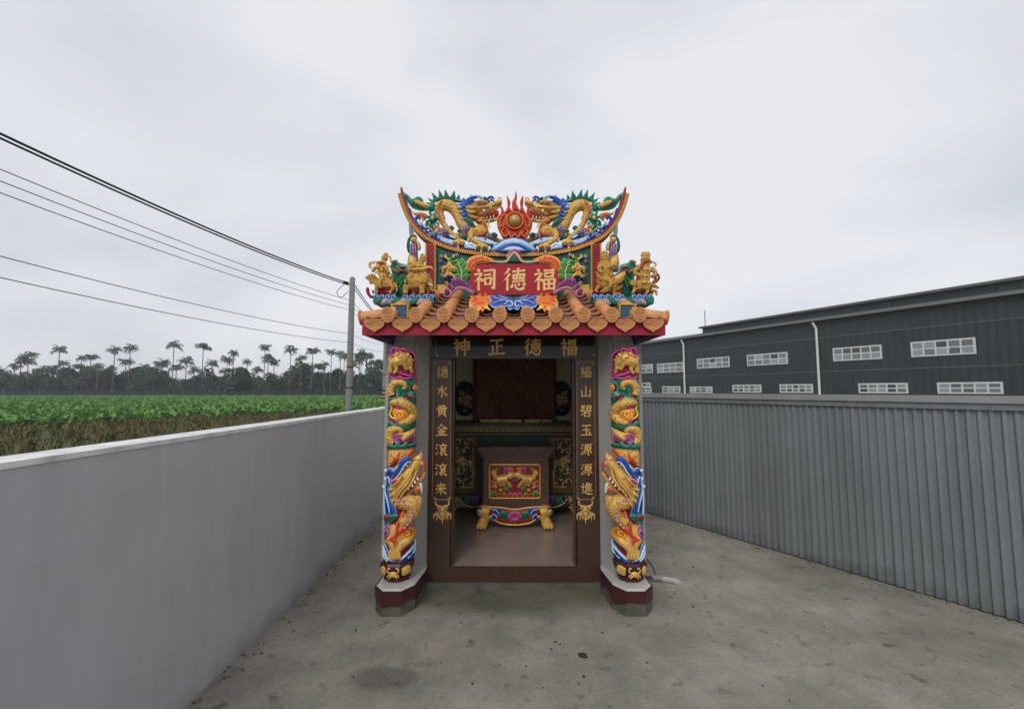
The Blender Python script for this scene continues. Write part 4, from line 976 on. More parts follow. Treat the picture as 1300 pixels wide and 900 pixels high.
# ---------------------------------------------------------------- flaming pearl
m = plane(YR + .02)
pe = thing('flaming_pearl', m(652.5, 318, 0), 'gold pearl ringed by red flames between the two ridge dragons', 'ornament')
MB().ell(m(653.5, 282.5, .03), (8.6 * m.s, .055, 8.6 * m.s), 24, 14).build('pearl', mat('pearl_gold', (.46, .29, .075), .3, .15, 40, metal=.2), pe)
ring = [(653.5 + 10.3 * math.cos(a), 282.5 + 10.3 * math.sin(a), 1.3) for a in np.linspace(0, 2 * math.pi, 29)]
MB().mtube(ring, m, 8, n=2, w0=.045).build('pearl_ring', ORANGE, pe)
blob(pe, 'flame_body', FLAMEK, [(632, 268), (636, 276), (641, 268), (646, 268), (653.5, 266), (661, 268), (666, 268), (671, 276), (675, 268), (676, 286), (672, 297), (666, 306), (657, 306), (653.5, 302), (650, 306), (641, 306), (635, 297), (631, 286)], m, .03, rim=5, back=1)
for pts in ([(651, 268), (650, 258), (653, 252), (655, 242.5), (656.5, 252), (655.5, 258), (659, 268)], [(641, 272), (644, 264), (644, 258), (643.5, 248.5), (648, 257), (647.5, 264), (650, 270)], [(659, 270), (660.5, 264), (660, 257), (664, 248.5), (664.5, 258), (664, 264), (667, 272)],
            [(633, 278), (636, 270), (635, 262), (633.5, 257), (639, 266), (641, 276)], [(668, 276), (669, 266), (674, 257), (672.5, 262), (672, 270), (674, 278)]):
    blob(pe, 'flame_tongue', FLAMEK, pts, m, .02, w0=.012, back=1, rim=2)
for s in (1, -1):
    mm = lambda px, py, w: (lambda q: q)(m(653.5 + (px - 653.5) * s, py, w)); mm.s = m.s
    b = MB()
    for pts in ([(640, 274, .9), (635, 282, 1.2), (636, 290, 1.2), (640, 288, 1), (639, 284, .7)], [(641, 291, .9), (637, 296, 1.2), (641, 302, 1.2), (645, 299, 1), (643, 296, .7)], [(646, 296, .9), (649, 303, 1.2), (653.5, 299, 1.0)]):
        b.mtube(pts, mm, 6, w0=.04)
    b.build('flame_curl', ORANGE, pe)
# ---------------------------------------------------------------- corner platforms and figurines
def col_strip(par, name, pts, m, r, mats_, w0=0):   # a moulding in short painted lengths
    for i in range(len(pts) - 1):
        MB().tube([m(*pts[i], w0), m(*pts[i + 1], w0)], r, 10, smooth=False, flat=1.6).build(name, mats_[i % len(mats_)], par)
LILAC = mat('lilac_paint', (.42, .33, .48), .45, .12, 20); TEAL = mat('teal_green_paint', (.02, .16, .10), .45, .15, 20)
SBLUE = mat('slate_blue_tile', (.045, .12, .24), .45, .15, 25); STEEL = mat('grey_blue', (.2, .26, .34), .5, .12, 20)
YPL = 3.42
CARVED = mat('carved_gold', (.60, .35, .08), .4, .3, 55, 1.0, 75, .15)
CARVED.node_tree.nodes['Bump'].inputs['Distance'].default_value = .02
PLAT = {}
for s in (1, -1):
    m = plane(YPL, s)
    # pedestal clad in blue tiles with a yellow bead frame, standing on the tiles
    YPD = 3.10; mk = m; m = plane(YPD, s)
    p0 = m(499, 406, 0); p1 = m(519, 386, 0); x0, x1 = sorted((p0[0], p1[0]))
    ped = MB().box(x0, x1, YPD, YPL + .10, p0[2] - .02, p1[2]).build('pedestal', TEAL, shrine, smooth=False)
    for r in range(4):
        for c in range(4):
            a = m(501 + c * 3.6, 389 + r * 3.9 + 3.5, 0); q = m(501 + c * 3.6 + 3.3, 389 + r * 3.9, 0)
            MB().box(min(a[0], q[0]), max(a[0], q[0]), YPD - .005, YPD - .0002, a[2], q[2]).build('blue_tile', SBLUE, ped, smooth=False)
    b = MB()
    for x in np.arange(497.5, 521, 2.7): b.ell(m(x, 387, .008), (1.4 * m.s, .010, 1.3 * m.s), 8, 6)
    for y in np.arange(389.5, 405, 2.6): b.ell(m(498, y, .008), (1.4 * m.s, .010, 1.3 * m.s), 8, 6); b.ell(m(518, y, .008), (1.4 * m.s, .010, 1.3 * m.s), 8, 6)
    b.build('bead_edging', YELLOW, ped, kind='stuff')
    # platform slab
    m = mk
    a = m(476, 386, 0); q = m(552, 379, 0); x0, x1 = sorted((a[0], q[0]))
    pl_ = MB().box(x0, x1, YPL - .05, YPL + .17, a[2], q[2]).build('platform', TEAL, shrine, smooth=False)
    for i in range(9):
        xa = 476 + i * 7.6
        blob(pl_, 'cloud_band', [TEAL, LILAC, STEEL][i % 3], [(xa - 1, 386.5), (xa + 2.5, 380), (xa + 6, 378.8), (xa + 10.5, 380), (xa + 7, 385), (xa + 4.5, 386.8)], plane(YPL - .05, s), .014)
    # grey-orange end roll beneath
    # green hill backdrop
    hm = plane(YPL + .06, s)
    blob(pl_, 'green_rock', GREENK, c3([(395, 540), (400, 330), (380, 200), (430, 165), (480, 180), (540, 200), (560, 260), (600, 300), (640, 420), (640, 540)]), hm, .04, n=5)
    for o in ([(395, 180), (430, 162), (465, 170), (440, 185), (410, 200)], [(400, 240), (440, 250), (470, 290), (440, 280)], [(470, 220), (520, 215), (540, 235), (500, 238)]):
        blob(pl_, 'rock_edge', mat('rock_orange', (.5, .24, .1), .5), c3(o), hm, .02, w0=.035)
    MB().mtube([(p[0], p[1], p[2]) for p in c3([(460, 300, 1), (490, 272, 1.3), (530, 270, 1.3), (570, 300, 1.2), (610, 360, 1)])], hm, 8, w0=.05).build('red_ribbon', RED, pl_)
    for q, pts in enumerate(([(440, 370, .5), (480, 350, .9), (520, 320, .5)], [(450, 390, .5), (490, 372, .9), (530, 350, .5)], [(480, 420, .5), (500, 380, .9), (505, 340, .5)])):
        MB().mtube(c3(pts), hm, 6, w0=.05).build('grass_blade', LEAFK, pl_)
    # blue waves at the feet
    for (xa, xb) in ((232, 445), (505, 815)):
        n_w = int((xb - xa) / 52)
        for i in range(n_w):
            x = xa + (xb - xa) * i / n_w; w_ = (xb - xa) / n_w
            blob(pl_, 'wave', BLUE, c3([(x - 8, 525), (x - 2, 490), (x + w_ * .4, 474), (x + w_ * .85, 482), (x + w_ + 8, 510), (x + w_ + 6, 526)]), plane(YPL - .03, s), .02)
            MB().mtube(c3([(x, 515, .35), (x + w_ * .2, 492, .5), (x + w_ * .6, 490, .55), (x + w_ * .7, 508, .5), (x + w_ * .45, 512, .35)]), plane(YPL - .03, s), 6, w0=.022).build('wave_curl', LBLUE, pl_)
    PLAT[s] = pl_
    # red backing plate behind the figurine legs
    for (xa, xb) in ((250, 420), (530, 790)):
        blob(pl_, 'red_rock', RED, c3([(xa, 480), (xa + 15, 430), ((xa + xb) / 2, 410), (xb - 15, 430), (xb, 480)]), plane(YPL - .0, s), .02)

def fig(name, label, s, Cc, Y, solids, extras=(), mt=None, vox=.0032, group='gilded roof figurines', foot=None):
    m = plane(Y, s)
    b = MB()
    for pts in solids:
        if len(pts) == 1: p = pts[0]; b.ell(m(*Cc([p[:2]])[0], p[4]), (p[2] / 7.0 * m.s, p[2] / 7.0 * m.s, p[3] / 7.0 * m.s))
        else: b.mtube(Cc([(p[0], p[1], p[2] / 7.5 * 1.3) + tuple(p[3:]) for p in pts]), m, 8)
    fx, fy = Cc([foot])[0][:2]
    T = thing(name, m(fx, fy, 0), label, 'figurine', group)
    fuse(b, 'body', mt or CARVED, T, vox, 2)
    rider = [p for p in solids if len(p) >= 4 and p[0][1] > p[-1][1] + 90][:1]
    for r_ in rider:
        for i in range(3):
            q = r_[min(i, len(r_) - 1)]; wd = q[2] * 1.15
            for j in (-1, 0, 1):
                x, y = q[0] + j * wd * .62, q[1] + 4
                MB().puff(Cc([(x - wd * .36, y - 12), (x + wd * .36, y - 12), (x + wd * .40, y + 10), (x, y + 20), (x - wd * .40, y + 10)]), m, .010, w0=q[2] / 7.5 * 1.2 * m.s * (1 - .3 * abs(j))).build('armour_plate', GOLDK, T)
    hd = [p[0] for p in solids if len(p) == 1][-1]
    for (dx, dy, q) in ((-52, 70, 1), (50, 95, -1), (-60, 150, 1), (62, 170, -1), (-30, 215, 1), (40, 250, -1)):
        x, y = hd[0] + dx, hd[1] + dy
        MB().mtube(Cc([(x - 14 * q, y + 12, .5), (x - 10 * q, y - 8, .9), (x + 8 * q, y - 10, 1.0), (x + 12 * q, y + 5, .9), (x, y + 9, .6)]), m, 6, w0=.03).build('cloud_scroll', GOLDK, T)
    for q in (-1, 1): MB().ell(m(*Cc([(hd[0] + q * 9, hd[1] - 2)])[0], hd[2] / 7 * m.s), (.5 * m.s, .003, .6 * m.s), 6, 5).build('eye', BLACK, T)
    for (nm, mt2, kind, data, w_) in extras:
        if kind == 'p': blob(T, nm, mt2, Cc(data), m, .012, w0=w_, back=1)
        else: MB().mtube(Cc([(p[0], p[1], p[2] / 7.5) for p in data]), m, 8, w0=w_).build(nm, mt2, T)
    return T
YF = YPL - .02
# rider on a horse (head left)
horse = [[(250, 370, 34), (300, 375, 40), (360, 380, 38), (405, 385, 34)], [(260, 370, 32), (230, 335, 26), (200, 310, 24), (165, 325, 20), (158, 335, 15)], [(190, 315, 18), (195, 365, 14), (200, 380, 8)],
         [(262, 390, 17, .02), (255, 430, 13, .025), (262, 455, 10, .02), (250, 478, 10, .025)], [(275, 390, 17, -.02), (235, 440, 13, -.02), (245, 480, 10, -.02)], [(395, 395, 19, .02), (410, 430, 13, .02), (385, 455, 10, .02), (390, 480, 10, .02)], [(385, 395, 19, -.02), (360, 440, 13, -.02), (340, 480, 10, -.02)],
         [(405, 375, 14), (435, 400, 11), (440, 450, 7), (420, 470, 4)],
         [(320, 360, 34), (315, 300, 34), (310, 250, 36), (305, 210, 30), (312, 170, 22), (320, 150, 20)], [(325, 135, 30, 30, 0)], [(325, 115, 20), (345, 95, 12), (320, 88, 6)], [(300, 230, 18, .03), (250, 240, 15, .04), (225, 280, 12, .04)], [(300, 220, 18, .03), (350, 240, 16, .04), (380, 290, 12, .04)],
         [(320, 330, 22, .03), (290, 380, 17, .045), (300, 430, 12, .04)], [(345, 340, 20), (390, 320, 16), (400, 360, 8)]]
ribbon1 = [(240, 200, 7), (205, 185, 9), (190, 210, 9), (205, 240, 7), (210, 185, 6), (260, 180, 9), (320, 175, 10), (350, 200, 9), (330, 235, 6)]
ribbon2 = [(350, 110, 8), (380, 130, 9), (382, 175, 7)]
A = lambda: None
def sash(*a): return a
ex = [('sash', GOLD, 't', ribbon1, .03), ('plume', GOLD, 't', ribbon2, 0), ('red_scarf', RED, 't', [(275, 195, 8), (310, 205, 10), (335, 200, 6)], .05), ('horse_mane', mat('dark_gold', (0, 0, 0)), 't', [(215, 305, 9), (245, 330, 9), (265, 355, 6)], .03)]
fig('horse_rider', 'gilded warrior figurine riding a prancing horse at the roof corner', 1, c3, YF, horse, ex, foot=(320, 480))
for tb_, c in zip((), ()): pass
blob(PLAT[1], 'dragon_fish_tail', RED, c3([(145, 440), (160, 408), (178, 425), (185, 470), (215, 490), (240, 470), (245, 500), (200, 518), (165, 490)]), plane(YF, 1), .02, back=1)
blob(PLAT[1], 'fin', BLUE, c3([(205, 460), (212, 430), (224, 455), (220, 475)]), plane(YF, 1), .015)
# rider on an elephant (trunk right)
ele = [[(560, 380, 52), (610, 370, 60), (670, 360, 58), (710, 350, 52)], [(725, 340, 46), (745, 350, 30), (762, 390, 20), (772, 430, 15), (792, 450, 10)], [(545, 400, 26, .03), (535, 440, 22, .03), (530, 480, 20, .03)], [(600, 410, 24, -.02), (600, 480, 18, -.02)], [(690, 400, 26, .03), (690, 440, 21, .03), (688, 482, 20, .03)], [(735, 400, 22, -.02), (732, 480, 18, -.02)],
       [(530, 370, 10), (515, 350, 8), (530, 340, 6)], [(715, 345, 40, 52, .035)],
       [(640, 310, 44), (645, 260, 42), (655, 215, 36), (668, 180, 26), (680, 155, 24)], [(685, 140, 30, 34, 0)], [(685, 110, 22), (690, 92, 10)], [(640, 215, 18, .03), (590, 225, 15, .04), (565, 260, 12, .04)], [(690, 215, 18, .03), (730, 250, 15, .04), (700, 280, 12, .05)], [(600, 300, 28, .03), (570, 340, 20, .05), (600, 380, 13, .05)], [(680, 300, 26, .03), (700, 350, 18, .05), (670, 390, 12, .05)]]
ex = [('staff', GOLDK, 't', [(540, 270, 8), (620, 258, 12), (700, 255, 12), (770, 245, 16), (790, 262, 10)], .06), ('red_cloth', RED, 'p', [(740, 245), (785, 245), (780, 272), (750, 270)], .065), ('sash', GOLD, 't', [(600, 240, 8), (560, 225, 9), (555, 190, 9), (590, 185, 7)], .03), ('tusk', WHITE, 't', [(745, 380, 7), (775, 400, 6), (790, 390, 2)], .03)]
fig('elephant_rider', 'gilded warrior figurine riding an elephant beside the red ridge pier', 1, c3, YF, ele, ex, foot=(640, 482))
# right side: tall helmeted figure on a lion, and a rider on a winged bird; drawn in crop-5 pixels
c5 = crop(705, 310, 7.5)
lion = [[(770, 400, 40), (820, 395, 44), (880, 390, 40)], [(770, 390, 34), (740, 370, 28), (725, 395, 18)], [(760, 420, 18, .02), (740, 455, 13, .02), (725, 478, 12, .02)], [(800, 420, 18, -.02), (810, 480, 13, -.02)], [(860, 420, 18, .02), (870, 455, 13, .02), (850, 480, 12, .02)], [(900, 410, 18, -.02), (925, 455, 14, -.02), (920, 490, 12, -.02)], [(900, 385, 18), (950, 400, 15), (985, 420, 8)], [(915, 440, 14), (960, 450, 11), (960, 490, 6)],
        [(830, 370, 52), (835, 310, 52), (840, 250, 54), (850, 210, 44), (855, 180, 34), (857, 160, 30)], [(858, 150, 46, 40, 0)], [(830, 110, 16), (835, 75, 6)], [(890, 110, 16), (888, 75, 6)], [(860, 120, 34), (860, 80, 24)], [(800, 240, 22, .03), (760, 250, 18, .05), (740, 290, 16, .05), (790, 320, 14, .06)], [(900, 240, 22, .03), (940, 290, 17, .04), (900, 330, 15, .06)], [(930, 370, 15), (965, 340, 12), (990, 315, 8)]]
ex = [('red_scarf', RED, 't', [(760, 220, 12), (790, 245, 14), (820, 195, 12), (860, 180, 10), (900, 185, 8)], .05), ('ribbon', GOLD, 't', [(890, 190, 9), (930, 180, 9), (950, 205, 9), (925, 225, 6)], .02), ('ribbon_tip', RED, 't', [(940, 340, 9), (970, 290, 10), (985, 330, 9), (955, 370, 6)], .01)]
def mirrored(Cc): return lambda pts: [(p[0],) + tuple(p[1:]) for p in Cc(pts)]
fig('lion_rider', 'tall gilded helmeted warrior figurine seated on a lion at the roof corner', 1, c5, YF, lion, ex, foot=(830, 482))
bird = [[(520, 400, 36), (550, 380, 44), (560, 350, 40), (545, 320, 26)], [(540, 320, 22), (530, 280, 18), (525, 245, 18), (545, 250, 10)], [(560, 350, 26, .03), (610, 320, 22, .03), (655, 285, 8, .02)], [(560, 370, 24, .03), (610, 350, 22, .03), (650, 320, 8, .02)], [(500, 380, 30), (440, 340, 26, .02), (400, 290, 16, .02), (385, 270, 6, .02)], [(480, 400, 26), (420, 400, 18, .02), (385, 440, 12, .02), (400, 465, 8, .02)], [(520, 420, 26), (470, 440, 22), (430, 460, 14)], [(540, 430, 22), (600, 420, 16), (640, 390, 8)], [(550, 420, 16), (560, 470, 12), (620, 470, 8)],
        [(470, 350, 42), (465, 290, 42), (470, 230, 44), (472, 190, 34), (472, 160, 30)], [(470, 130, 44, 46, 0)], [(470, 95, 34), (475, 60, 12)], [(440, 220, 22, .03), (400, 240, 16, .05), (430, 290, 14, .06)], [(510, 220, 20, .03), (555, 215, 16, .04), (580, 235, 10, .03)], [(480, 340, 24, .03), (520, 380, 18, .05), (500, 430, 12, .05)]]
ex = [('wing', GOLDK, 'p', [(540, 340), (580, 300), (650, 270), (655, 310), (620, 350), (570, 375)], .045), ('hair', RED, 'p', [(400, 230), (430, 190), (450, 240), (440, 300), (410, 290)], .0), ('dress', mat('dark_gold', (0, 0, 0)), 'p', [(400, 400), (380, 340), (420, 360), (450, 410)], .03)]
fig('bird_rider', 'gilded figurine riding a golden bird with raised wing beside the red ridge pier', 1, c5, YF, bird, ex, foot=(500, 470))
# robed figures in purple standing behind the ends of the ridge
for s, lab in ((1, 'purple-robed figurine with green cape behind the elephant rider under the ridge tip'), (-1, 'purple-robed figurine with green cape behind the bird rider under the ridge tip')):
    Yb = YR - .12
    pur = [[(200, 760, 44), (205, 690, 44), (212, 640, 36), (215, 610, 22)]]
    m = plane(Yb, s)
    T = thing('robed_figurine', m(524, 345, 0), lab, 'figurine', 'robed roof figurines')
    b = MB(); C8 = lambda pts: c1([(p[0], p[1], p[2] / 8.125) + tuple(p[3:]) for p in pts])
    b.mtube(C8([(205, 930, 62), (205, 850, 56), (205, 780, 46), (205, 700, 44), (212, 650, 36)]), m, 12)
    b.mtube(C8([(230, 650, 22, .03), (265, 670, 20, .04), (280, 720, 16, .05)]), m, 8)
    fuse(b, 'robe', PURPLE, T, .0035, 3)
    MB().ell(m(*c1([(205, 605)])[0], .0), (4.4 * m.s, .03, 5 * m.s)).build('head', GOLD, T)
    MB().ell(m(*c1([(205, 580)])[0], -.004), (4.2 * m.s, .03, 3.2 * m.s)).build('hair', NAVY, T)
    MB().mtube(C8([(205, 565, 16), (206, 545, 12), (200, 530, 5)]), m, 8).build('hat', GOLD, T)
    blob(T, 'cape', GREENK, c1([(150, 590), (175, 570), (165, 640), (170, 720), (150, 740), (132, 690), (135, 630)]), m, .02, w0=.0, back=1)
    blob(T, 'skirt_panel', GOLDK, c1([(150, 860), (175, 730), (190, 770), (240, 800), (260, 860), (300, 890), (200, 905)]), m, .03, w0=.03)
    blob(T, 'lapel', GOLDK, c1([(240, 640), (275, 650), (290, 720), (265, 735), (255, 680)]), m, .016, w0=.05)
    for dx in (0, 26, 52): MB().mtube(C8([(180 + dx, 660, 5, .04), (185 + dx, 720, 6, .05), (190 + dx, 760, 4, .05)]), m, 6).build('robe_fold', LILAC, T)
    for o, mt in (([(150, 430), (165, 440), (205, 540), (195, 575), (160, 560), (150, 480)], STEEL), ([(165, 440), (180, 470), (215, 550), (205, 575), (180, 520)], TEAL)):
        blob(T, 'banner', mt, c1(o), m, .012, w0=-.02, back=1)
# niche groups: small gilded figure among blue-petalled blossoms
for s, lab in ((1, 'small gilded figure among blue blossoms in the ridge niche behind the elephant rider'), (-1, 'small gilded figure among blue blossoms in the ridge niche behind the bird rider')):
    m = plane(YR - .03, s)
    nb = [[(930, 290, 24), (940, 240, 26), (945, 200, 22), (945, 175, 17)], [(945, 165, 20, 22, 0)], [(930, 220, 14, .02), (890, 240, 11, .03), (880, 280, 9, .02)], [(960, 220, 14, .02), (990, 240, 11, .03), (1000, 200, 8, .02)], [(920, 290, 16, .02), (900, 325, 10, .02)], [(950, 290, 16, .02), (985, 310, 11, .02), (990, 330, 9, .02)], [(935, 145, 10), (900, 120, 10), (915, 100, 6)], [(950, 145, 10), (985, 118, 10), (975, 98, 6)]]
    T = fig('niche_figurine', lab, s, c3, YR - .03, nb, (), GOLD, .003, 'niche figurines', foot=(940, 330))
    for (x, y, mt) in ((860, 115, LBLUE), (855, 160, LILAC), (862, 230, LILAC), (865, 290, LILAC), (920, 110, SBLUE), (1010, 100, LBLUE), (1020, 150, LILAC), (895, 130, SBLUE)):
        o = []
        for i in range(20):
            a = 2 * math.pi * i / 20; r = 17 + 5 * math.cos(5 * a); o.append((x + r * math.cos(a), y + r * math.sin(a)))
        blob(T, 'blossom', mt, c3(o), m, .012, w0=-.01, n=2)
        MB().ell(m(*c3([(x, y)])[0], .004), (.8 * m.s, .005, .8 * m.s), 8, 6).build('blossom_heart', RED, T)
    for i in range(5):
        x = 860 + i * 34
        MB().mtube(c3([(x, 345, .7), (x + 10, 325, .9), (x + 28, 325, .9), (x + 34, 345, .7)]), m, 6, w0=.005).build('ripple', BLUE, T)
# ---------------------------------------------------------------- carved dragon columns
c6 = crop(470, 425, 6); c7 = crop(470, 565, 6)
BODYK = mat('column_ground', (.30, .022, .07), .45, .2, 25)
for s in (1, -1):
    x0 = CXC
    shaft = MB().lathe([(CR - .006, ZP + .125), (CR - .006, PZ(447, CYC - CR))], (x0 * s, CYC), 32).build('dragon_column', BODYK, shrine)
    MB().lathe([(.085, ZP), (.092, ZP + .004), (.092, ZP + .022), (.080, ZP + .034), (.098, ZP + .05), (.118, ZP + .085), (.118, ZP + .112), (.106, ZP + .128), (.094, ZP + .134)], (x0 * s, CYC), 8).build('column_base', MARO, shaft, sharp=20)
    m = cyl(CXC, CYC, CR, s); k = m.s
    def B(name, mt, pts, depth=.014, w0=0.0, **kw): return blob(shaft, name, mt, pts, m, depth, w0=w0, **kw)
    def T(name, mt, pts, w0=0.0, seg=8): return MB().mtube(pts, m, seg, w0=w0).build(name, mt, shaft)
    # gilt lion on a crimson cloud at the head of the column
    B('cloud_backing', MAROONK, c6([(165, 115), (185, 96), (215, 92), (240, 104), (270, 96), (310, 125), (330, 160), (325, 200), (345, 250), (350, 310), (345, 345), (170, 345), (165, 300), (150, 240), (155, 160)]), .022)
    for q in ([(175, 140, .9), (185, 110, 1.1), (210, 108, 1), (212, 135, .8)], [(280, 120, .9), (310, 145, 1.2), (318, 190, 1)], [(195, 300, .8), (220, 285, 1.2), (250, 300, 1), (290, 310, 1.2), (330, 295, .8)], [(240, 120, .8), (262, 110, 1), (272, 135, .8)]):
        T('cloud_curl', mat('magenta_paint', (.55, .10, .38), .4, .15, 30), c6(q), .024)
    b = MB()
    for pts in ([(185, 225, 28 / 6, .02), (220, 205, 34 / 6, .03), (265, 200, 32 / 6, .03), (290, 240, 22 / 6, .02)], [(235, 170, 26 / 6, .045), (255, 185, 24 / 6, .05), (270, 195, 14 / 6, .055)], [(180, 235, 20 / 6, .02), (175, 290, 15 / 6, .02)], [(215, 230, 16 / 6, .035), (215, 270, 12 / 6, .03), (200, 295, 10 / 6, .03)], [(285, 245, 16 / 6, .03), (300, 290, 12 / 6, .02)], [(255, 225, 15 / 6, .04), (270, 270, 10 / 6, .03)], [(225, 160, 10 / 6, .04), (215, 140, 6 / 6, .04)], [(270, 165, 10 / 6, .04), (280, 145, 6 / 6, .04)], [(180, 215, 10 / 6, .02), (170, 180, 8 / 6, .02), (190, 160, 5 / 6, .02)]):
        b.mtube(c6([(p[0], p[1], p[2] * 1.22, p[3] + .006) for p in pts]), m, 8)
    fuse(b, 'gilt_lion', GOLD, shaft, .003, 2)
    for (x, y) in ((205, 165), (222, 150), (245, 148), (268, 156), (282, 172), (215, 185), (198, 190), (290, 195)):
        T('lion_curl', GOLDK, c6([(x - 9, y + 6, .7), (x - 5, y - 6, 1.1), (x + 6, y - 5, 1.1), (x + 6, y + 5, .8), (x - 1, y + 5, .5)]), .042, 6)
    for (x, y) in ((246, 176), (262, 180)): MB().ell(m(*c6([(x, y)])[0], .085), (.8 * k, .005, .8 * k), 6, 5).build('lion_eye', BLACK, shaft)
    for q in ([(175, 320, .8), (200, 335, 1.1), (230, 322, 1.1), (260, 335, 1.1), (300, 325, 1.1), (340, 335, .8)], [(170, 200, .8), (160, 165, 1.1), (180, 150, .9)], [(320, 215, .8), (338, 250, 1.2), (330, 280, .9)]):
        T('cloud_curl', MATS['magenta_paint'], c6(q), .022)
    # teal cloud-mane bands
    B('teal_band', GREENK, c6([(165, 340), (240, 332), (320, 340), (365, 350), (366, 380), (345, 372), (315, 372), (300, 392), (305, 430), (340, 440), (345, 462), (300, 468), (275, 450), (250, 470), (285, 520), (290, 560), (262, 545), (240, 500), (215, 480), (205, 430), (200, 385), (165, 372)]), .016, .004)
    B('teal_band', GREENK, c6([(150, 492), (180, 475), (205, 480), (195, 505), (170, 520), (152, 520)]), .014, .004)
    B('teal_band', GREENK, c6([(330, 480), (352, 510), (350, 580), (345, 640), (330, 700), (322, 660), (340, 600), (335, 540)]), .014, .004)
    B('teal_band', GREENK, c6([(140, 670), (165, 655), (190, 675), (215, 670), (240, 690), (265, 690), (290, 680), (330, 690), (325, 715), (290, 720), (230, 715), (180, 700), (140, 705)]), .015, .008)
    B('teal_band', GREENK, c6([(138, 845), (165, 825), (190, 838), (215, 822), (240, 838), (270, 812), (285, 832), (330, 830), (333, 860), (280, 866), (200, 868), (140, 866)]), .015, .012)
    for o in ([(148, 360), (165, 345), (172, 372), (158, 400), (152, 440), (160, 490), (148, 500)], [(300, 470), (335, 470), (352, 500), (340, 520), (310, 505)], [(150, 520), (165, 525), (160, 560), (148, 600), (140, 660), (142, 600)], [(262, 480), (300, 500), (318, 540), (290, 545), (268, 520)],
              [(320, 690), (345, 680), (350, 720), (335, 760), (330, 800), (322, 760)], [(140, 700), (150, 712), (142, 760), (140, 820), (134, 780)]):
        B('teal_band', GREENK, c6(o), .014, .006)
    for o in ([(185, 560), (215, 540), (240, 548), (260, 570), (200, 575)], [(190, 640), (230, 655), (240, 668), (200, 665)], [(180, 760), (215, 745), (250, 760), (235, 775), (195, 790)], [(255, 790), (300, 770), (320, 800), (290, 818), (255, 815)]):
        B('crimson_cloud', PINKK, c6(o), .012, .004)
    # gold coils
    T('scaly_coil', SCALE, c6([(235, 412, 2.2), (262, 405, 3.2), (258, 372, 4.2), (215, 362, 4.8), (180, 385, 5), (165, 425, 5), (172, 462, 4)]), .006, 10)
    T('scaly_coil', SCALE, c6([(170, 520, 3.5), (205, 512, 5), (255, 522, 6), (300, 560, 6.4), (312, 610, 6.4), (290, 650, 5.6), (250, 665, 4.4), (225, 660, 2)]), .006, 10)
    T('scaly_coil', SCALE, c6([(250, 735, 3), (215, 712, 4.6), (170, 725, 5.5), (152, 765, 5.6), (160, 805, 5), (185, 825, 3)]), .006, 10)
    T('gilt_limb', GOLD, c6([(335, 715, 2.5), (300, 745, 4), (265, 775, 4), (250, 800, 2.5)]), .010)
    # yellow-orange spiral clouds
    def spiral(cx, cy, r, turns, name, mt, Cc, wt=1.3, w0=.016, a0=0, yr=1):
        T(name, mt, Cc([(cx + r * (1 - t * .86) * math.cos(a0 + t * turns * 6.28), cy + yr * r * (1 - t * .86) * math.sin(a0 + t * turns * 6.28), wt * (1 - .35 * t)) for t in np.linspace(0, 1, 14)]), w0, 6)
    B('spiral_cloud', ORANK, c6([(175, 590), (195, 555), (235, 560), (275, 580), (285, 620), (265, 655), (225, 655), (195, 645), (185, 615)]), .016, .006)
    spiral(232, 606, 36, 1.7, 'spiral', YELK, c6, 1.3, .02)
    B('spiral_cloud', ORANK, c6([(320, 375), (345, 372), (362, 395), (355, 425), (325, 428), (310, 405)]), .014, .008); spiral(336, 402, 17, 1.4, 'spiral', YELK, c6, .9, .02)
    B('spiral_cloud', ORANK, c6([(328, 310), (352, 300), (362, 330), (345, 348), (325, 338)]), .012, .012); spiral(344, 325, 11, 1.2, 'spiral', YELK, c6, .8, .02)
    T('cloud_trail', YELK, c6([(160, 535, .8), (175, 560, 1.2), (160, 600, 1.2), (178, 630, 1), (215, 640, .8)]), .012)
    for q in ([(180, 540, 1), (215, 555, 1.3), (240, 545, .8)], [(290, 470, .8), (305, 485, 1.6), (300, 460, .8)]): T('red_cloud', RED, c6(q), .01)
    # purple and pink cloud wisps
    B('purple_wisp', PURPK, c6([(180, 800), (205, 775), (235, 770), (250, 800), (230, 830), (200, 828)]), .014, .008); spiral(212, 805, 16, 1.3, 'wisp_curl', LILAC, c6, .7, .02)
    B('pink_wisp', PINKK, c6([(318, 740), (340, 735), (345, 780), (328, 805), (312, 780)]), .014, .008)
    T('orange_ribbon', YELK, c6([(215, 745, .7), (250, 752, 1.2), (290, 735, .9)]), .014)
    # gold shoulder with orange flames above the head
    B('gold_shoulder', SCALE, c7([(150, 35), (230, 28), (335, 30), (338, 90), (300, 120), (200, 130), (140, 160), (138, 90)]), .012, .006)
    for o in ([(160, 130), (185, 100), (180, 70), (205, 85), (215, 60), (222, 35), (235, 60), (230, 90), (210, 125)], [(262, 90), (275, 65), (305, 25), (312, 45), (295, 80), (280, 100)], [(215, 140), (235, 110), (250, 90), (262, 100), (245, 130)]):
        B('flame', FLAMEK, c7(o), .014, .014)
    # blue mane hanging down the outer side
    B('blue_mane', BLUEK, c7([(130, 180), (180, 170), (200, 210), (170, 250), (165, 300), (160, 360), (175, 420), (205, 480), (200, 540), (150, 590), (115, 620), (108, 520), (106, 400), (112, 280)]), .018, .006)
    for q in ([(140, 260, .8), (130, 340, 1.2), (150, 420, 1.2), (165, 500, .8)], [(125, 330, .7), (122, 430, 1.1), (130, 520, .8)], [(150, 230, .8), (160, 250, 1), (165, 280, .8)]): T('mane_strand', LBLUE, c7(q), .022, 6)
    for (x, y) in ((138, 190), (135, 250), (118, 315)): MB().ell(m(*c7([(x, y)])[0], .022), (1.9 * k, .010, 2.0 * k)).build('mane_tuft', WHITE, shaft)
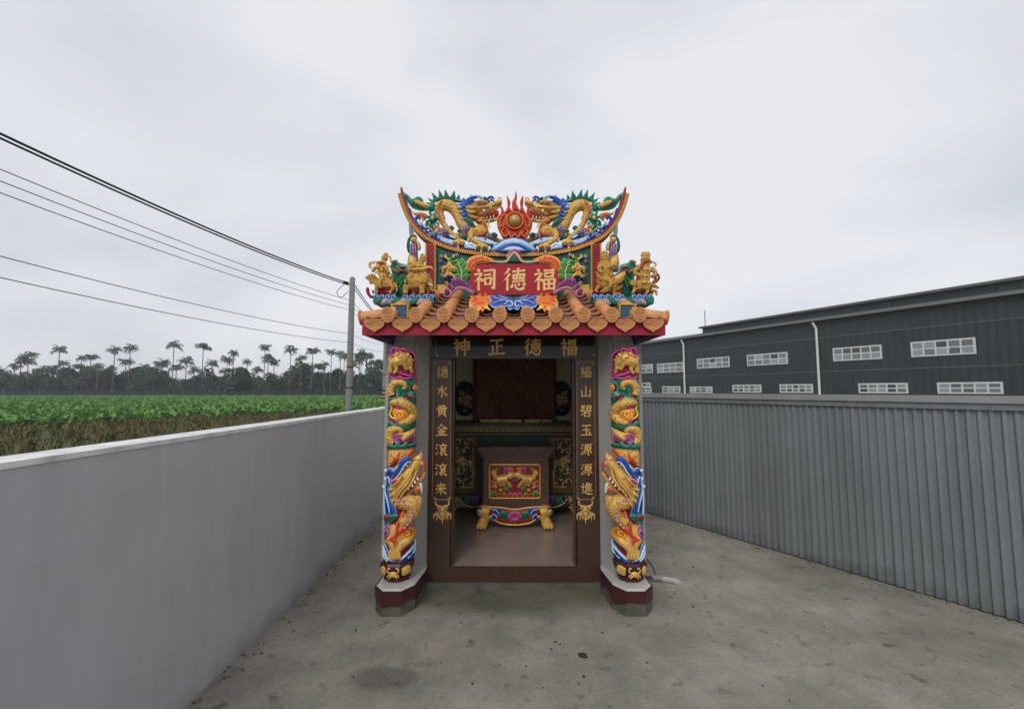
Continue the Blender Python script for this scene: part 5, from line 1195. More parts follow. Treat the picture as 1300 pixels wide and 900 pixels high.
    B('mane_leaf', GREENK, c7([(125, 520), (160, 505), (215, 520), (205, 545), (165, 575), (122, 580)]), .016, .016)
    B('leaf_heart', MAROONK, c7([(132, 530), (160, 522), (178, 535), (150, 552), (130, 555)]), .01, .03)
    # head rears out from the shaft towards the doorway
    mh = plane(CYC - CR - .035, s)
    b = MB()
    q6 = lambda pts: c7([(p[0], p[1], p[2] / 6) + tuple(p[3:]) for p in pts])
    b.mtube(q6([(190, 330, 52, -.01), (240, 280, 60), (290, 220, 56), (335, 160, 44), (365, 110, 34), (385, 85, 22)]), mh, 14, 6)
    b.mtube(q6([(370, 120, 26, .0), (400, 140, 20), (415, 160, 14)]), mh, 10)
    b.mtube(q6([(385, 100, 18, .01), (390, 70, 13, .01), (392, 52, 8, .01)]), mh, 8)
    b.mtube(q6([(230, 380, 30), (290, 350, 26), (345, 300, 24), (390, 240, 24), (412, 205, 20)]), mh, 10)
    b.mtube(q6([(200, 360, 40), (235, 350, 34), (290, 310, 30)]), mh, 10)
    fuse(b, 'head', GOLD, shaft, .0033, 4)
    def BH(name, mt, pts, depth, w0, **kw): return blob(shaft, name, mt, c7(pts), mh, depth, w0=w0, **kw)
    BH('mouth', MATS['mouth_red'], [(230, 385), (300, 330), (360, 250), (410, 180), (425, 135), (432, 160), (410, 200), (380, 250), (330, 320), (270, 375)], .03, .03, back=1)
    for q in ([(240, 380, 3, .045), (310, 300, 4, .05), (335, 250, 4, .05), (370, 190, 4, .045), (395, 150, 3, .03)], [(260, 240, 3, .055), (310, 240, 4, .06), (330, 200, 4, .055), (345, 170, 3, .05)], [(200, 300, 3, .05), (250, 310, 4, .06), (290, 290, 3, .058)], [(330, 110, 3, .03), (350, 100, 4, .035), (375, 108, 3, .03)]):
        MB().mtube(q6(q), mh, 6).build('face_fold', MATS['dark_gold'], shaft)
    for (x, y) in ((275, 335), (305, 315), (335, 290), (355, 265), (375, 240)):
        MB().mtube(q6([(x, y + 10, 9, .05), (x - 6, y - 14, 2, .055)]), mh, 6, n=2).build('tooth', WHITE, shaft)
    MB().mtube(q6([(300, 280, 9, .055), (303, 262, 8, .058), (298, 252, 3, .055)]), mh, 6).build('fang', WHITE, shaft)
    MB().mtube(q6([(412, 185, 8, .02), (416, 172, 6, .025)]), mh, 6, n=2).build('fang', WHITE, shaft)
    MB().ell(mh(*c7([(300, 140)])[0], .052), (2.7 * k, .010, 2.1 * k)).build('eye', WHITE, shaft)
    MB().ell(mh(*c7([(306, 135)])[0], .062), (1.6 * k, .006, 1.5 * k)).build('pupil', BLACK, shaft)
    MB().mtube(q6([(200, 215, 14, .03), (235, 175, 19, .042), (262, 120, 21, .05), (300, 95, 18, .048), (325, 105, 11, .042)]), mh, 10).build('blue_brow', BLUE, shaft)
    MB().mtube(q6([(215, 232, 5, .046), (248, 192, 6, .058), (276, 145, 6, .062), (300, 118, 5, .06), (322, 120, 4, .05)]), mh, 8).build('brow_edge', LBLUE, shaft)
    MB().mtube(q6([(180, 190, 6, .03), (210, 165, 10, .04), (235, 135, 6, .045)]), mh, 8).build('brow_streak', mat('pale_green', (.4, .55, .35), .4), shaft)
    BH('ear', PINKK, [(165, 275), (185, 250), (215, 242), (228, 255), (205, 275), (180, 285)], .016, .045)
    for o in ([(190, 290), (150, 320), (135, 330), (165, 345), (200, 330)], [(195, 330), (160, 360), (150, 385), (180, 385), (210, 360)], [(205, 360), (170, 400), (165, 430), (195, 425), (225, 385)], [(225, 385), (195, 420), (200, 460), (240, 440), (250, 400)]):
        BH('cheek_whisker', GOLDK, o, .02, .03, back=1)
    MB().ell(mh(*c7([(372, 335)])[0], .02), (4.6 * k, .026, 4.8 * k)).build('chin_pearl', GOLD, shaft)
    MB().ell(mh(*c7([(375, 335)])[0], .04), (3.0 * k, .01, 3.2 * k)).build('pearl_ring', mat('lip_red', (.5, .05, .04)), shaft)
    BH('chin_tuft', WHITE, [(375, 295), (395, 280), (405, 320), (400, 360), (388, 345), (390, 315)], .018, .02)
    BH('lip_edge', mat('lip_red', (.5, .05, .04)), [(412, 130), (428, 122), (432, 170), (420, 190), (405, 160)], .014, .02)
    BH('nose_ridge', PINKK, [(388, 45), (398, 48), (412, 118), (402, 125)], .012, .008)
    for q in ([(345, 150, 7, .045), (322, 205, 10, .062), (285, 262, 11, .07), (235, 320, 10, .066), (195, 380, 8, .05), (180, 430, 5, .035)], [(330, 215, 6, .055), (300, 275, 9, .068), (262, 318, 9, .068), (230, 360, 8, .058), (205, 420, 6, .045), (200, 470, 4, .035)],
              [(365, 185, 6, .04), (345, 240, 8, .055), (310, 300, 9, .06), (270, 345, 8, .055), (240, 390, 5, .05)], [(260, 215, 7, .06), (235, 255, 9, .066), (200, 290, 8, .055), (165, 320, 5, .04)]):
        MB().mtube(q6(q), mh, 8).build('beard_band', GOLD, shaft)
    # scaly neck bulging below the jaw, pink belly edge
    b = MB(); b.mtube(q6([(215, 440, 48, -.02), (270, 430, 60, 0), (320, 440, 56, .01), (330, 500, 50, .0), (290, 560, 44, -.02), (230, 600, 40, -.03)]), mh, 14, 6)
    b.mtube(q6([(360, 380, 30, -.01), (368, 440, 30, -.01), (350, 520, 24, -.02), (320, 570, 14, -.02)]), mh, 10)
    fuse(b, 'scaly_neck', SCALE, shaft, .0035, 3)
    for t in np.linspace(0, 1, 13):
        cc = cat([(220, 410), (270, 402), (318, 430), (328, 500), (318, 560), (275, 612)], 6); p_ = cc[int(t * (len(cc) - 1))]
        MB().ell(mh(*c7([tuple(p_)])[0], .052), (1.7 * k, .010, 1.5 * k), 8, 6).build('belly_plate', mat('belly_pink', (.6, .25, .42), .4), shaft)
    # orange flame over the shoulder, lower body, claw, waves
    B('lower_body', GOLDK, c7([(120, 610), (180, 590), (260, 600), (325, 590), (322, 660), (315, 720), (260, 780), (200, 790), (130, 760), (115, 690)]), .02, .004)
    for o in ([(215, 640), (235, 590), (230, 530), (250, 465), (265, 520), (280, 570), (270, 620), (235, 660)], [(170, 690), (200, 650), (205, 600), (215, 560), (225, 620), (220, 670), (190, 700)], [(150, 700), (185, 680), (210, 690), (205, 740), (190, 770), (185, 720)]):
        B('flame', FLAMEK, c7(o), .02, .035)
    B('spiral_cloud', ORANK, c7([(225, 670), (250, 630), (290, 628), (305, 660), (315, 620), (318, 690), (280, 710), (240, 708)]), .014, .02); spiral(262, 668, 32, 1.5, 'spiral', YELK, c7, 1.2, .034)
    B('purple_wisp', PURPK, c7([(128, 640), (150, 600), (168, 620), (160, 670), (135, 720), (128, 690)]), .014, .02); T('wisp_curl', LILAC, c7([(140, 650, .6), (155, 625, .9), (160, 655, .7), (148, 680, .5)]), .034, 6)
    T('leg', GOLD, c7([(150, 700, 5), (180, 730, 5.5), (190, 770, 5), (200, 800, 4)]), .016, 10)
    T('leg', GOLD, c7([(300, 690, 5), (270, 720, 6), (240, 750, 5), (215, 790, 4)]), .016, 10)
    MB().ell(m(*c7([(228, 726)])[0], .05), (1.2 * k, .006, 1.2 * k), 8, 6).build('joint_bead', WHITE, shaft)
    for i in range(4):
        x = 168 + i * 17; T('toe', GOLD, c7([(185 + i * 8, 770, 1.8), (x, 800, 2.3), (x + 6, 835, 2.2), (x + 10, 852, 1.2)]), .03, 8)
    for o in ([(110, 745), (128, 770), (150, 810), (165, 850), (190, 862), (200, 880), (160, 885), (120, 870), (110, 810)], [(325, 720), (330, 760), (328, 860), (290, 885), (215, 885), (235, 850), (270, 820), (300, 780)]):
        B('wave', BLUEK, c7(o), .018, .006)
    for q in ([(113, 760, 1), (130, 800, 1.6), (150, 845, 1.4), (185, 862, 1)], [(325, 735, 1), (300, 785, 1.6), (265, 825, 1.5), (230, 860, 1)], [(328, 775, .8), (305, 825, 1.3), (270, 860, .9)], [(112, 800, .8), (125, 840, 1.2), (150, 870, .8)]): T('foam', LBLUE, c7(q), .024)
    # gilt crab and book on the base drum
    cb = crop(460, 650, 6); yb = CYC - .109
    mm = plane(yb, s)
    b = MB(); b.puff(cb([(210, 462), (232, 452), (258, 462), (262, 485), (235, 498), (206, 485)]), mm, .01)
    for q_ in (-1, 1):
        for pts in ([(234 + q_ * 22, 468, .9), (234 + q_ * 42, 450, 1), (234 + q_ * 34, 428, 1), (234 + q_ * 20, 432, .6)], [(234 + q_ * 20, 482, .8), (234 + q_ * 40, 484, .8), (234 + q_ * 44, 498, .5)], [(234 + q_ * 14, 490, .8), (234 + q_ * 28, 498, .8), (234 + q_ * 30, 508, .5)]):
            b.mtube(cb(pts), mm, 6, w0=.003)
    b.build('gilt_crab', GOLD, shaft)
    # facets beside it: gilt book and shell
    b = MB()
    for i, (z0, z1) in enumerate(((ZP + .056, ZP + .108),)):
        a = -math.pi / 4; r_ = .109
    def facet(ang):
        def fm(px, py, w):
            rr = .1105 + w; x = px * .001; z = ZP + .08 - py * .001
            cx_, cy_ = CXC + rr * math.sin(ang) + x * math.cos(ang), CYC - rr * math.cos(ang) + x * math.sin(ang)
            return (s * cx_, cy_, z)
        fm.s = .001; return fm
    MB().puff([(-30, -22), (28, -28), (34, 20), (-22, 30), (-30, 10)], facet(math.pi / 4), .008).build('gilt_book', GOLD, shaft)
    MB().puff([(-30, -10), (-12, -26), (14, -28), (30, -8), (24, 18), (0, 30), (-24, 18)], facet(-math.pi / 4), .01).build('gilt_shell', GOLD, shaft)
# ---------------------------------------------------------------- inside: medallions, curtain, altars
i4 = crop(550, 420, 6.19); i5 = crop(550, 540, 6.19)
DARKW = mat('dark_lacquer_wood', (.06, .035, .024), .35, .3, 30); DKTEAL = mat('dark_teal_lacquer', (.02, .038, .032), .4, .2, 20)
OLDG = mat('old_gilt', (.60, .39, .14), .4, .3, 60, .4, 80, .2); OLDR = mat('old_red_lacquer', (.14, .07, .035), .4, .3, 40)
CAB = mat('brown_cabinet_wood', (.11, .062, .048), .35, .25, 18)
for s in (1, -1):
    m = plane(D_BACK - .004, s)
    ov = [(590 + 12.2 * math.cos(a) * (abs(math.cos(a)) ** -.12 if abs(math.cos(a)) > .05 else 1), 506 + 20.5 * math.sin(a)) for a in np.linspace(0, 2 * math.pi, 33)[:-1]]
    md = blob(shrine, 'medallion', mat('medallion_ground', (.035, .03, .022), .5, .3, 40), ov, m, .012)
    MB().mtube([(x, y, 1.9) for x, y in ov + ov[:1]], m, 8, n=2, w0=.01).build('medallion_ring', mat('navy_glaze', (.012, .025, .08), .12, .3, 30, spec=.6), md)
    random.seed(11)
    for i in range(16):
        a = random.uniform(0, 6.28); r = random.uniform(.1, .72); x, y = 590 + 11 * r * math.cos(a), 507 + 18 * r * math.sin(a)
        MB().mtube([(x - 2.5, y + 1, .5), (x - 1, y - 2, .9), (x + 1.5, y - 1, 1.0), (x + 1.5, y + 1.5, .8), (x - .5, y + 2, .5)], m, 6, w0=.016).build('carved_scroll', OLDG, md)
    for (x, y) in ((584, 497), (589, 500), (594, 503.5), (597.5, 504.5), (598, 516), (590, 521), (586, 510)):  # white beads standing in for bright glints of light in the carving
        MB().ell(m(x, y, .03), (1.3 * m.s, .008, 1.0 * m.s), 8, 6).build('glint_bead', mat('glint_white', (.85, .87, .85), .1, .05, 20, spec=.6), md)
# draped red curtain before the deity niche
b = MB(); v = []; f = []; k = []
Yc_ = D_BACK - .10; nx, ny = 61, 26
for j in range(ny):
    ty = j / (ny - 1)
    for i in range(nx):
        tx = i / (nx - 1); px = 604 + 100 * tx; py = 444 + 88 * ty
        ctr = .48; fan = (tx - ctr) / (.25 + .75 * ty)
        fold = .04 * ty * math.sin(fan * 34) * math.exp(-(fan * 1.2) ** 2) + .008 * math.sin(tx * 60) * (1 - ty * .6)
        x, y, z = P(px, py, Yc_); v.append((x, y - fold - .02 * ty, z))
for j in range(ny - 1):
    for i in range(nx - 1): f.append((j * nx + i, j * nx + i + 1, (j + 1) * nx + i + 1, (j + 1) * nx + i))
b.add(v, f)
cu = b.build('curtain', mat('dark_red_velvet', (.19, .075, .05), .75, .3, 12, .2, 200), None, 'dark red draped curtain hanging behind the altar', 'curtain')
md_ = cu.modifiers.new('t', 'SOLIDIFY'); md_.thickness = .004
b = MB().tube([P(602, 446, Yc_ - .01), P(706, 446, Yc_ - .01)], .012, 8, smooth=False); rod = b.build('curtain_rod', DARKW, cu)
for x in (602.5, 705.5):
    MB().box(PX(x, Yc_) - .012, PX(x, Yc_) + .012, Yc_ + .005, D_BACK - .001, PZ(540, Yc_), PZ(440, Yc_)).build('niche_post', DARKW, shrine, smooth=False)
# back altar
Ya = 4.66
za = PZ(537, Ya); al = thing('back_altar', (0, Ya + .2, DZF), 'long dark lacquered altar with gilt greek-key band and carved side panels', 'altar')
MB().box(-.76, .76, Ya, D_BACK - .03, za - .03, za).build('top_board', DARKW, al, smooth=False)
zk1, zk0 = PZ(541, Ya), PZ(550.5, Ya)
MB().box(-.74, .74, Ya + .012, D_BACK - .05, zk0 - .004, za - .03).build('frieze', DKTEAL, al, smooth=False)
MB().box(-.74, .74, Ya + .03, D_BACK - .05, DZF + .24, zk0 - .005).build('front_board', DKTEAL, al, smooth=False)
for x in (-.70, .70): MB().box(x - .03, x + .03, Ya + .04, Ya + .1, DZF, DZF + .24).build('leg', DARKW, al, smooth=False); MB().box(x - .03, x + .03, D_BACK - .12, D_BACK - .06, DZF, DZF + .24).build('leg', DARKW, al, smooth=False)
mk_ = plane(Ya + .012); u = 13.25; b = MB()
def kb(xa, ya, xb, yb):
    p = mk_(min(xa, xb) - .45, max(ya, yb) + .45, 0); q = mk_(max(xa, xb) + .45, min(ya, yb) - .45, 0)
    b.box(p[0], q[0], Ya + .006, Ya + .0125, p[2], q[2])
for i in range(-6, 7):
    x = 652 + i * u - u / 2
    for (a, b1, c_, d_) in ((0, 548.5, 0, 543), (0, 543, 5, 543), (5, 543, 5, 547), (5, 547, 2.3, 547), (2.3, 547, 2.3, 545), (6.8, 548.5, 6.8, 543), (6.8, 543, 11.8, 543), (11.8, 543, 11.8, 547), (11.8, 547, 9.1, 547), (9.1, 547, 9.1, 545)):
        kb(x + a, b1, x + c_, d_)
b.build('greek_key', OLDG, al, smooth=False, kind='stuff')
b = MB()
for y in (540.8, 551): b.tube([mk_(560, y, .002), mk_(744, y, .002)], .0035, 6, smooth=False)
b.build('gilt_line', OLDG, al, kind='stuff')
for s in (1, -1):
    m = plane(Ya + .03, s)
    fr = blob(al, 'panel_frame', OLDR, rrect(572, 553, 606, 626, 3, 3), m, .014, rim=3, smooth=False)
    MB().mtube([(x, y, .7) for x, y in rrect(574.5, 557.5, 600, 617.5, 2, 3) + rrect(574.5, 557.5, 600, 617.5, 2, 3)[:1]], m, 6, n=1, w0=.016).build('gilt_frame', OLDG, fr)
    MB().box(*sorted((m(575.5, 600, 0)[0], m(599, 600, 0)[0])), Ya + .008, Ya + .016, PZ(616.5, Ya + .03), PZ(558.5, Ya + .03)).build('carving_ground', DKTEAL, fr, smooth=False)
    random.seed(21)
    for i in range(60):
        x, y = random.uniform(577, 598), random.uniform(560, 615); r = random.uniform(2, 3.8); a = random.uniform(0, 6)
        MB().mtube([(x + r * math.cos(a + t * 4), y + r * math.sin(a + t * 4) * 1.1, .5 + .6 * t) for t in np.linspace(0, 1, 5)], m, 6, w0=.026).build('carved_scroll', random.choice([OLDG, OLDG, OLDG, OLDR, mat('old_green', (.03, .08, .04), .4)]), fr)
    # corner apron blossoms beneath
    m2 = plane(Ya + .02, s)
    blob(al, 'apron', DKTEAL, i5([(140, 545), (250, 545), (370, 545), (372, 600), (330, 635), (280, 640), (240, 610), (215, 570), (160, 580)]), m2, .02)
    MB().mtube([(p[0], p[1], .6) for p in i5([(215, 545), (215, 590), (250, 620), (300, 640), (345, 632)])], m2, 6, w0=.012).build('apron_edge', OLDG, al)
    for (x, y, mt) in ((325, 580, PURPK), (270, 590, GREENK), (175, 580, OLDG), (160, 640, OLDG)):
        o = []
        for i in range(24):
            a = 2 * math.pi * i / 24; r = 26 + 9 * math.cos(6 * a); o.append((x + r * math.cos(a), y + r * math.sin(a)))
        blob(al, 'apron_blossom', mt, i5(o), m2, .02, w0=.016, n=2)
# front cabinet
Yk = ground(652, 671, DZF)[1] + .03
cbn = thing('altar_cabinet', (0, Yk + .1, DZF), 'brown wooden altar cabinet with red and gold carved panel on lion feet', 'cabinet')
def cbox(x0, x1, y0, y1, dy, name, mt, depth=.2):
    p = P(x0, y1, Yk); q = P(x1, y0, Yk)
    return MB().box(p[0], q[0], Yk - dy, Yk + depth + dy * .3, p[2], q[2]).build(name, mt, cbn, smooth=False)
cbox(606.5, 703.5, 567, 572, .035, 'cornice', CAB); cbox(608.5, 701.5, 572.1, 576, .022, 'cornice', CAB); cbox(611, 699, 576.1, 580, .012, 'cornice', CAB)
cbox(613.5, 696.5, 580.1, 641, 0, 'cabinet_body', CAB); cbox(610, 700, 641.1, 646, .012, 'plinth_board', CAB)
cbox(616, 694, 646.2, 671.5, -.03, 'cabinet_base', DARKW, .2)
mc = plane(Yk)
pn = blob(cbn, 'carved_panel', mat('panel_red', (.30, .02, .015), .4, .2, 30), rrect(621, 589, 686, 632.5, 2.5, 4), mc, .006, rim=2, smooth=False)
rr = rrect(621.5, 589.5, 685.5, 632, 2.5, 4)
MB().mtube([(x, y, 1.0) for x, y in rr + rr[:1]], mc, 8, n=1, w0=.008).build('gilt_frame', GOLD, pn)
CP = lambda pts: i5(pts)
for s in (1, -1):
    def mq(px, py, w, s=s): return mc(653.5 + s * (px - 653.5), py, w)
    mq.s = mc.s
    q6_ = lambda pts: i5([(p[0], p[1], p[2] / 6.19) + tuple(p[3:]) for p in pts])
    b = MB()
    for pts in ([(500, 425, 26), (540, 420, 26), (585, 415, 28)], [(590, 405, 22), (615, 385, 18), (645, 392, 14)], [(500, 415, 18), (485, 385, 12), (495, 350, 7)], [(500, 440, 15), (485, 470, 10), (500, 490, 8)], [(530, 440, 14), (530, 475, 9)], [(580, 440, 14), (600, 465, 10), (615, 480, 8)], [(560, 435, 13), (555, 470, 9)], [(490, 395, 12), (465, 370, 9), (480, 345, 6)], [(610, 375, 9), (600, 355, 5)]):
        b.mtube([(p[0], p[1], p[2] * 1.35) for p in q6_(pts)], mq, 8, w0=.012)
    fuse(b, 'gilt_beast', GOLD, pn, .003, 2)
    for (x, y, mt, rad) in ((575, 350, PINKK, 36), (480, 530, LEAFK, 34), (530, 505, GOLDK, 26), (575, 495, LEAFK, 30), (600, 500, PURPK, 22), (540, 335, PURPK, 24), (505, 345, LEAFK, 22), (610, 345, ORANK, 26), (470, 480, PINKK, 24), (610, 540, PINKK, 26), (555, 540, LEAFK, 24), (630, 440, PURPK, 24), (470, 440, ORANK, 20)):
        o = []
        for i in range(24):
            a = 2 * math.pi * i / 24; r = rad * (.75 + .25 * math.cos(6 * a)); o.append((x + r * math.cos(a), y + .8 * r * math.sin(a)))
        blob(pn, 'blossom', mt, i5(o), mq, .012, w0=.006, n=2)
    for q in range(4):
        x = 500 + 40 * q
        MB().mtube(i5([(x, 560, .5), (x + 18, 530, .8), (x + 36, 560, .5)]), mq, 6, w0=.01).build('wave_line', ORANGE, pn)
    # lion foot
    ml = plane(Yk - .03); 
    def mL(px, py, w, s=s): return ml(653.5 + s * (px - 653.5), py, w)
    mL.s = ml.s
    b = MB()
    for pts in ([(440, 680, 44), (400, 670, 46), (370, 680, 38), (350, 690, 24)], [(405, 715, 26), (392, 745, 34, .01), (388, 772, 46, .02), (388, 782, 44, .02)], [(420, 700, 40), (400, 750, 34)]):
        b.mtube(q6_(pts), mL, 10)
    fuse(b, 'lion_foot', GOLD, cbn, .0035, 3)
    MB().ell(mL(*i5([(378, 662)])[0], .03), (5 * ml.s, .02, 4 * ml.s)).build('lion_brow', NAVY, cbn)
    MB().ell(mL(*i5([(366, 662)])[0], .05), (2 * ml.s, .008, 2 * ml.s)).build('lion_eye', WHITE, cbn); MB().ell(mL(*i5([(365, 663)])[0], .057), (1 * ml.s, .005, 1 * ml.s)).build('pupil', BLACK, cbn)
    for i in range(3): MB().mtube(q6_([(355 + i * 26, 760, 12, .06), (355 + i * 26, 785, 13, .07), (356 + i * 26, 798, 8, .06)]), mL, 8).build('toe', GOLD, cbn)
    for (o, mt) in (([(440, 640), (530, 635), (545, 660), (510, 720), (470, 750), (450, 720), (470, 680)], BLUEK), ([(520, 665), (600, 680), (590, 740), (540, 735), (515, 705)], GREENK)):
        blob(cbn, 'carved_leaf', mt, i5(o), mL, .02, w0=.01)
    for q in ([(455, 650, .4), (500, 662, .7), (515, 690, .5)], [(465, 690, .4), (495, 700, .7), (500, 722, .5)]): MB().mtube(i5(q), mL, 6, w0=.03).build('leaf_edge', LBLUE, cbn)
ml = plane(Yk - .03)
blob(cbn, 'apron', mat('apron_red', (.34, .03, .02), .4), i5([(430, 630), (640, 650), (850, 630), (830, 700), (760, 755), (640, 775), (520, 755), (450, 700)]), ml, .022)
MB().mtube([(p[0], p[1], 1.1) for p in i5([(440, 700), (510, 755), (580, 772), (640, 776), (700, 772), (770, 755), (840, 700)])], ml, 8, w0=.018).build('apron_edge', GOLD, cbn)
MB().mtube([(p[0], p[1], 1.1) for p in i5([(430, 635), (530, 640), (640, 655), (750, 640), (850, 635)])], ml, 8, w0=.02).build('apron_edge', GOLD, cbn)
for i in range(9):
    a = R(-170 + i * 42.5); x, y = 640 + 14 * math.cos(a), 712 + 12 * math.sin(a); o = []
    for t, ww in ((0, .3), (.3, .9), (.6, 1), (.85, .6), (1, .05), (.85, -.6), (.6, -1), (.3, -.9), (0, -.3)):
        o.append((x + math.cos(a) * 42 * t - math.sin(a) * 14 * ww, y + math.sin(a) * 36 * t + math.cos(a) * 14 * ww))
    blob(cbn, 'lotus_petal', PINKK, i5(o), ml, .02, w0=.02)
# little gilt strip of offerings on the altar
for (xa, xb) in ((610, 636), (638, 662), (666, 686), (688, 700)):
    p = P(xa, 536.5, Ya + .15); q = P(xb, 532.5, Ya + .15)
    MB().box(p[0], q[0], Ya + .15, Ya + .19, za + .0002, q[2]).build('offering_tray', OLDG, None, 'flat gilt tray lying along the altar top under the curtain', 'tray', 'altar trays', smooth=False)
# ---------------------------------------------------------------- beyond the walls
rng = np.random.default_rng(5)
LEAFM = [mat('palm_green', (.06, .10, .06), .6, .35, 2.0), mat('tree_green_dark', (.05, .08, .05), .65, .4, 1.0), mat('tree_green_mid', (.06, .10, .055), .65, .4, 1.0)]
BARK = mat('grey_bark', (.13, .12, .10), .9, .25, 5)
CONC = mat('pole_concrete', (.23, .225, .21), .85, .15, 3, .2, 20)
STEELD = mat('dark_steel', (.05, .05, .05), .5); WIREM = mat('black_cable', (.012, .012, .014), .6)
# crops and weeds
def tufts(name, mt, pts, h, w, n, label=None):
    m = len(pts); base = np.repeat(np.array(pts), n, 0); k = len(base)
    a = rng.uniform(0, 6.28, k); tilt = rng.uniform(.2, 1.0, k); hh = h * rng.uniform(.6, 1.25, k); ww = w * rng.uniform(.6, 1.3, k)
    d = np.stack([np.cos(a), np.sin(a)], 1); p = np.stack([-d[:, 1], d[:, 0]], 1)
    o = rng.uniform(-.12, .12, (k, 2))
    v = np.zeros((k, 4, 3)); b0 = base[:, :2] + o
    v[:, 0, :2] = b0; v[:, 1, :2] = b0 + d * (hh * tilt * .5)[:, None] + p * ww[:, None]; v[:, 2, :2] = b0 + d * (hh * tilt)[:, None]; v[:, 3, :2] = b0 + d * (hh * tilt * .5)[:, None] - p * ww[:, None]
    z = -.06 + np.zeros(k); v[:, 0, 2] = z; v[:, 1, 2] = z + hh * .65; v[:, 3, 2] = z + hh * .65; v[:, 2, 2] = z + hh * (1.1 - .5 * tilt)
    me = bpy.data.meshes.new(name); me.from_pydata(v.reshape(-1, 3).tolist(), [], np.arange(4 * k).reshape(-1, 4).tolist()); me.materials.append(mt)
    return link(name, me, None, label, 'plants' if label else None, None, 'stuff')
pts = []
x = -8.5
for row in range(66):
    x0 = -5 - row * 1.5
    y = (27 if x0 > -12 else max(13, 27 + (x0 + 12) * 1.3)) + 1.5 * math.sin(row * .6) + rng.uniform(-1.2, 1.8)
    while y < 99:
        if abs(x0) < y * 1.35: pts.append((x0 + (y - 28) * -.06 + rng.uniform(-.1, .1), y, 0))
        y += .36 + max(0, y - 28) * .008
tufts('crop_rows', mat('crop_green', (.125, .27, .06), .6, .3, 1.2), pts, .5, .13, 6, 'rows of low green crop plants in the field beyond the wall')
pts = [(rng.uniform(-45, WXL - .4), rng.uniform(1.5, 29), 0) for _ in range(6500)]
pts = [p for p in pts if p[1] < (28.5 if p[0] > -12 else max(14, 28 + (p[0] + 12) * 1.3) + rng.normal(0, .8))]
tufts('dry_weeds', mat('rust_weeds', (.19, .11, .055), .8, .4, 1.0, col2=(.13, .15, .05)), pts, .36, .02, 8, 'rust brown weeds on the field margin beyond the wall')
# shade-net fence
sn = thing('shade_net_fence', (-60, 99.5, 0), 'long low black shade net fence at the far edge of the field', 'fence')
NET = mat('black_net', (.02, .024, .028), .9, .3, .5)
for i in range(14):
    xa = -130 + i * 8.0; MB().box(xa + .02, xa + 7.98, 99.4, 99.5, -.06, 1.35 + .12 * math.sin(i * 2.1)).build('net_panel', NET, sn, smooth=False)
    MB().box(xa - .06, xa + .06, 99.3, 99.39, -.06, 1.6).build('post', BARK, sn, smooth=False)
# palms
def frond_crown(seed, R_, n):
    r = np.random.default_rng(seed); v = []; f = []
    for i in range(n):
        a = 2 * math.pi * i / n + r.uniform(-.2, .2); el = r.uniform(-.1, 1.5); Ln = R_ * r.uniform(.8, 1.15); pp = []
        for j in range(8):
            t = j / 7; el_t = el - 2.3 * t * t
            pp.append((t, el_t))
        x, z = 0.0, 0.0; prev = []
        for t, e_ in pp:
            x += Ln / 7 * math.cos(e_); z += Ln / 7 * math.sin(e_); prev.append((x, z, t))
        for (x, z, t) in prev:
            for sd in (-1, 1):
                for q in range(2):
                    tt = t + q * .07; L_ = R_ * .36 * math.sin(math.pi * min(.95, .12 + tt * .85)) * r.uniform(.8, 1.2)
                    b = len(v); ca, sa = math.cos(a), math.sin(a)
                    bx_, by_ = ca * x, sa * x; px_, py_ = -sa * sd, ca * sd
                    v += [(bx_, by_, z), (bx_ + px_ * L_ * .6 + ca * .12 * L_, by_ + py_ * L_ * .6 + sa * .12 * L_, z - L_ * .15 + .07 * R_), (bx_ + px_ * L_ + ca * .4 * L_, by_ + py_ * L_ + sa * .4 * L_, z - L_ * .85), (bx_ + px_ * L_ * .5 + ca * .35 * L_, by_ + py_ * L_ * .5 + sa * .35 * L_, z - L_ * .2)]
                    f.append((b, b + 1, b + 2, b + 3))
    me = bpy.data.meshes.new('crown'); me.from_pydata(v, [], f); me.materials.append(LEAFM[0]); return me
crowns = [frond_crown(i, 1.75, 13) for i in range(3)]
def leaf_crown(seed, rx, rz, mt, n=2600):
    r = np.random.default_rng(seed); cl = []
    for i in range(26):
        d = r.normal(size=3); d /= np.linalg.norm(d); q = r.uniform(.35, .95)
        cl.append((d * q * np.array((rx, rx, rz)), r.uniform(.22, .42) * rx))
    c = np.array([cl[i][0] for i in r.integers(0, 26, n)]); rad = np.array([cl[i][1] for i in r.integers(0, 26, n)])
    d = r.normal(size=(n, 3)); d /= np.linalg.norm(d, axis=1)[:, None]
    p = c + d * (rad * r.uniform(.5, 1, n) ** .5)[:, None]; p[:, 2] += rz
    u = r.normal(size=(n, 3)); u /= np.linalg.norm(u, axis=1)[:, None]; w_ = np.cross(u, r.normal(size=(n, 3))); w_ /= np.linalg.norm(w_, axis=1)[:, None]
    sz = rx * r.uniform(.05, .11, n)[:, None]
    v = np.stack([p - u * sz, p + w_ * sz * .6, p + u * sz, p - w_ * sz * .6], 1).reshape(-1, 3)
    me = bpy.data.meshes.new('crown'); me.from_pydata(v.tolist(), [], np.arange(4 * n).reshape(-1, 4).tolist()); me.materials.append(mt); return me
bl = [leaf_crown(40 + i, 2.6, 2.4, LEAFM[1 + i % 2]) for i in range(4)]
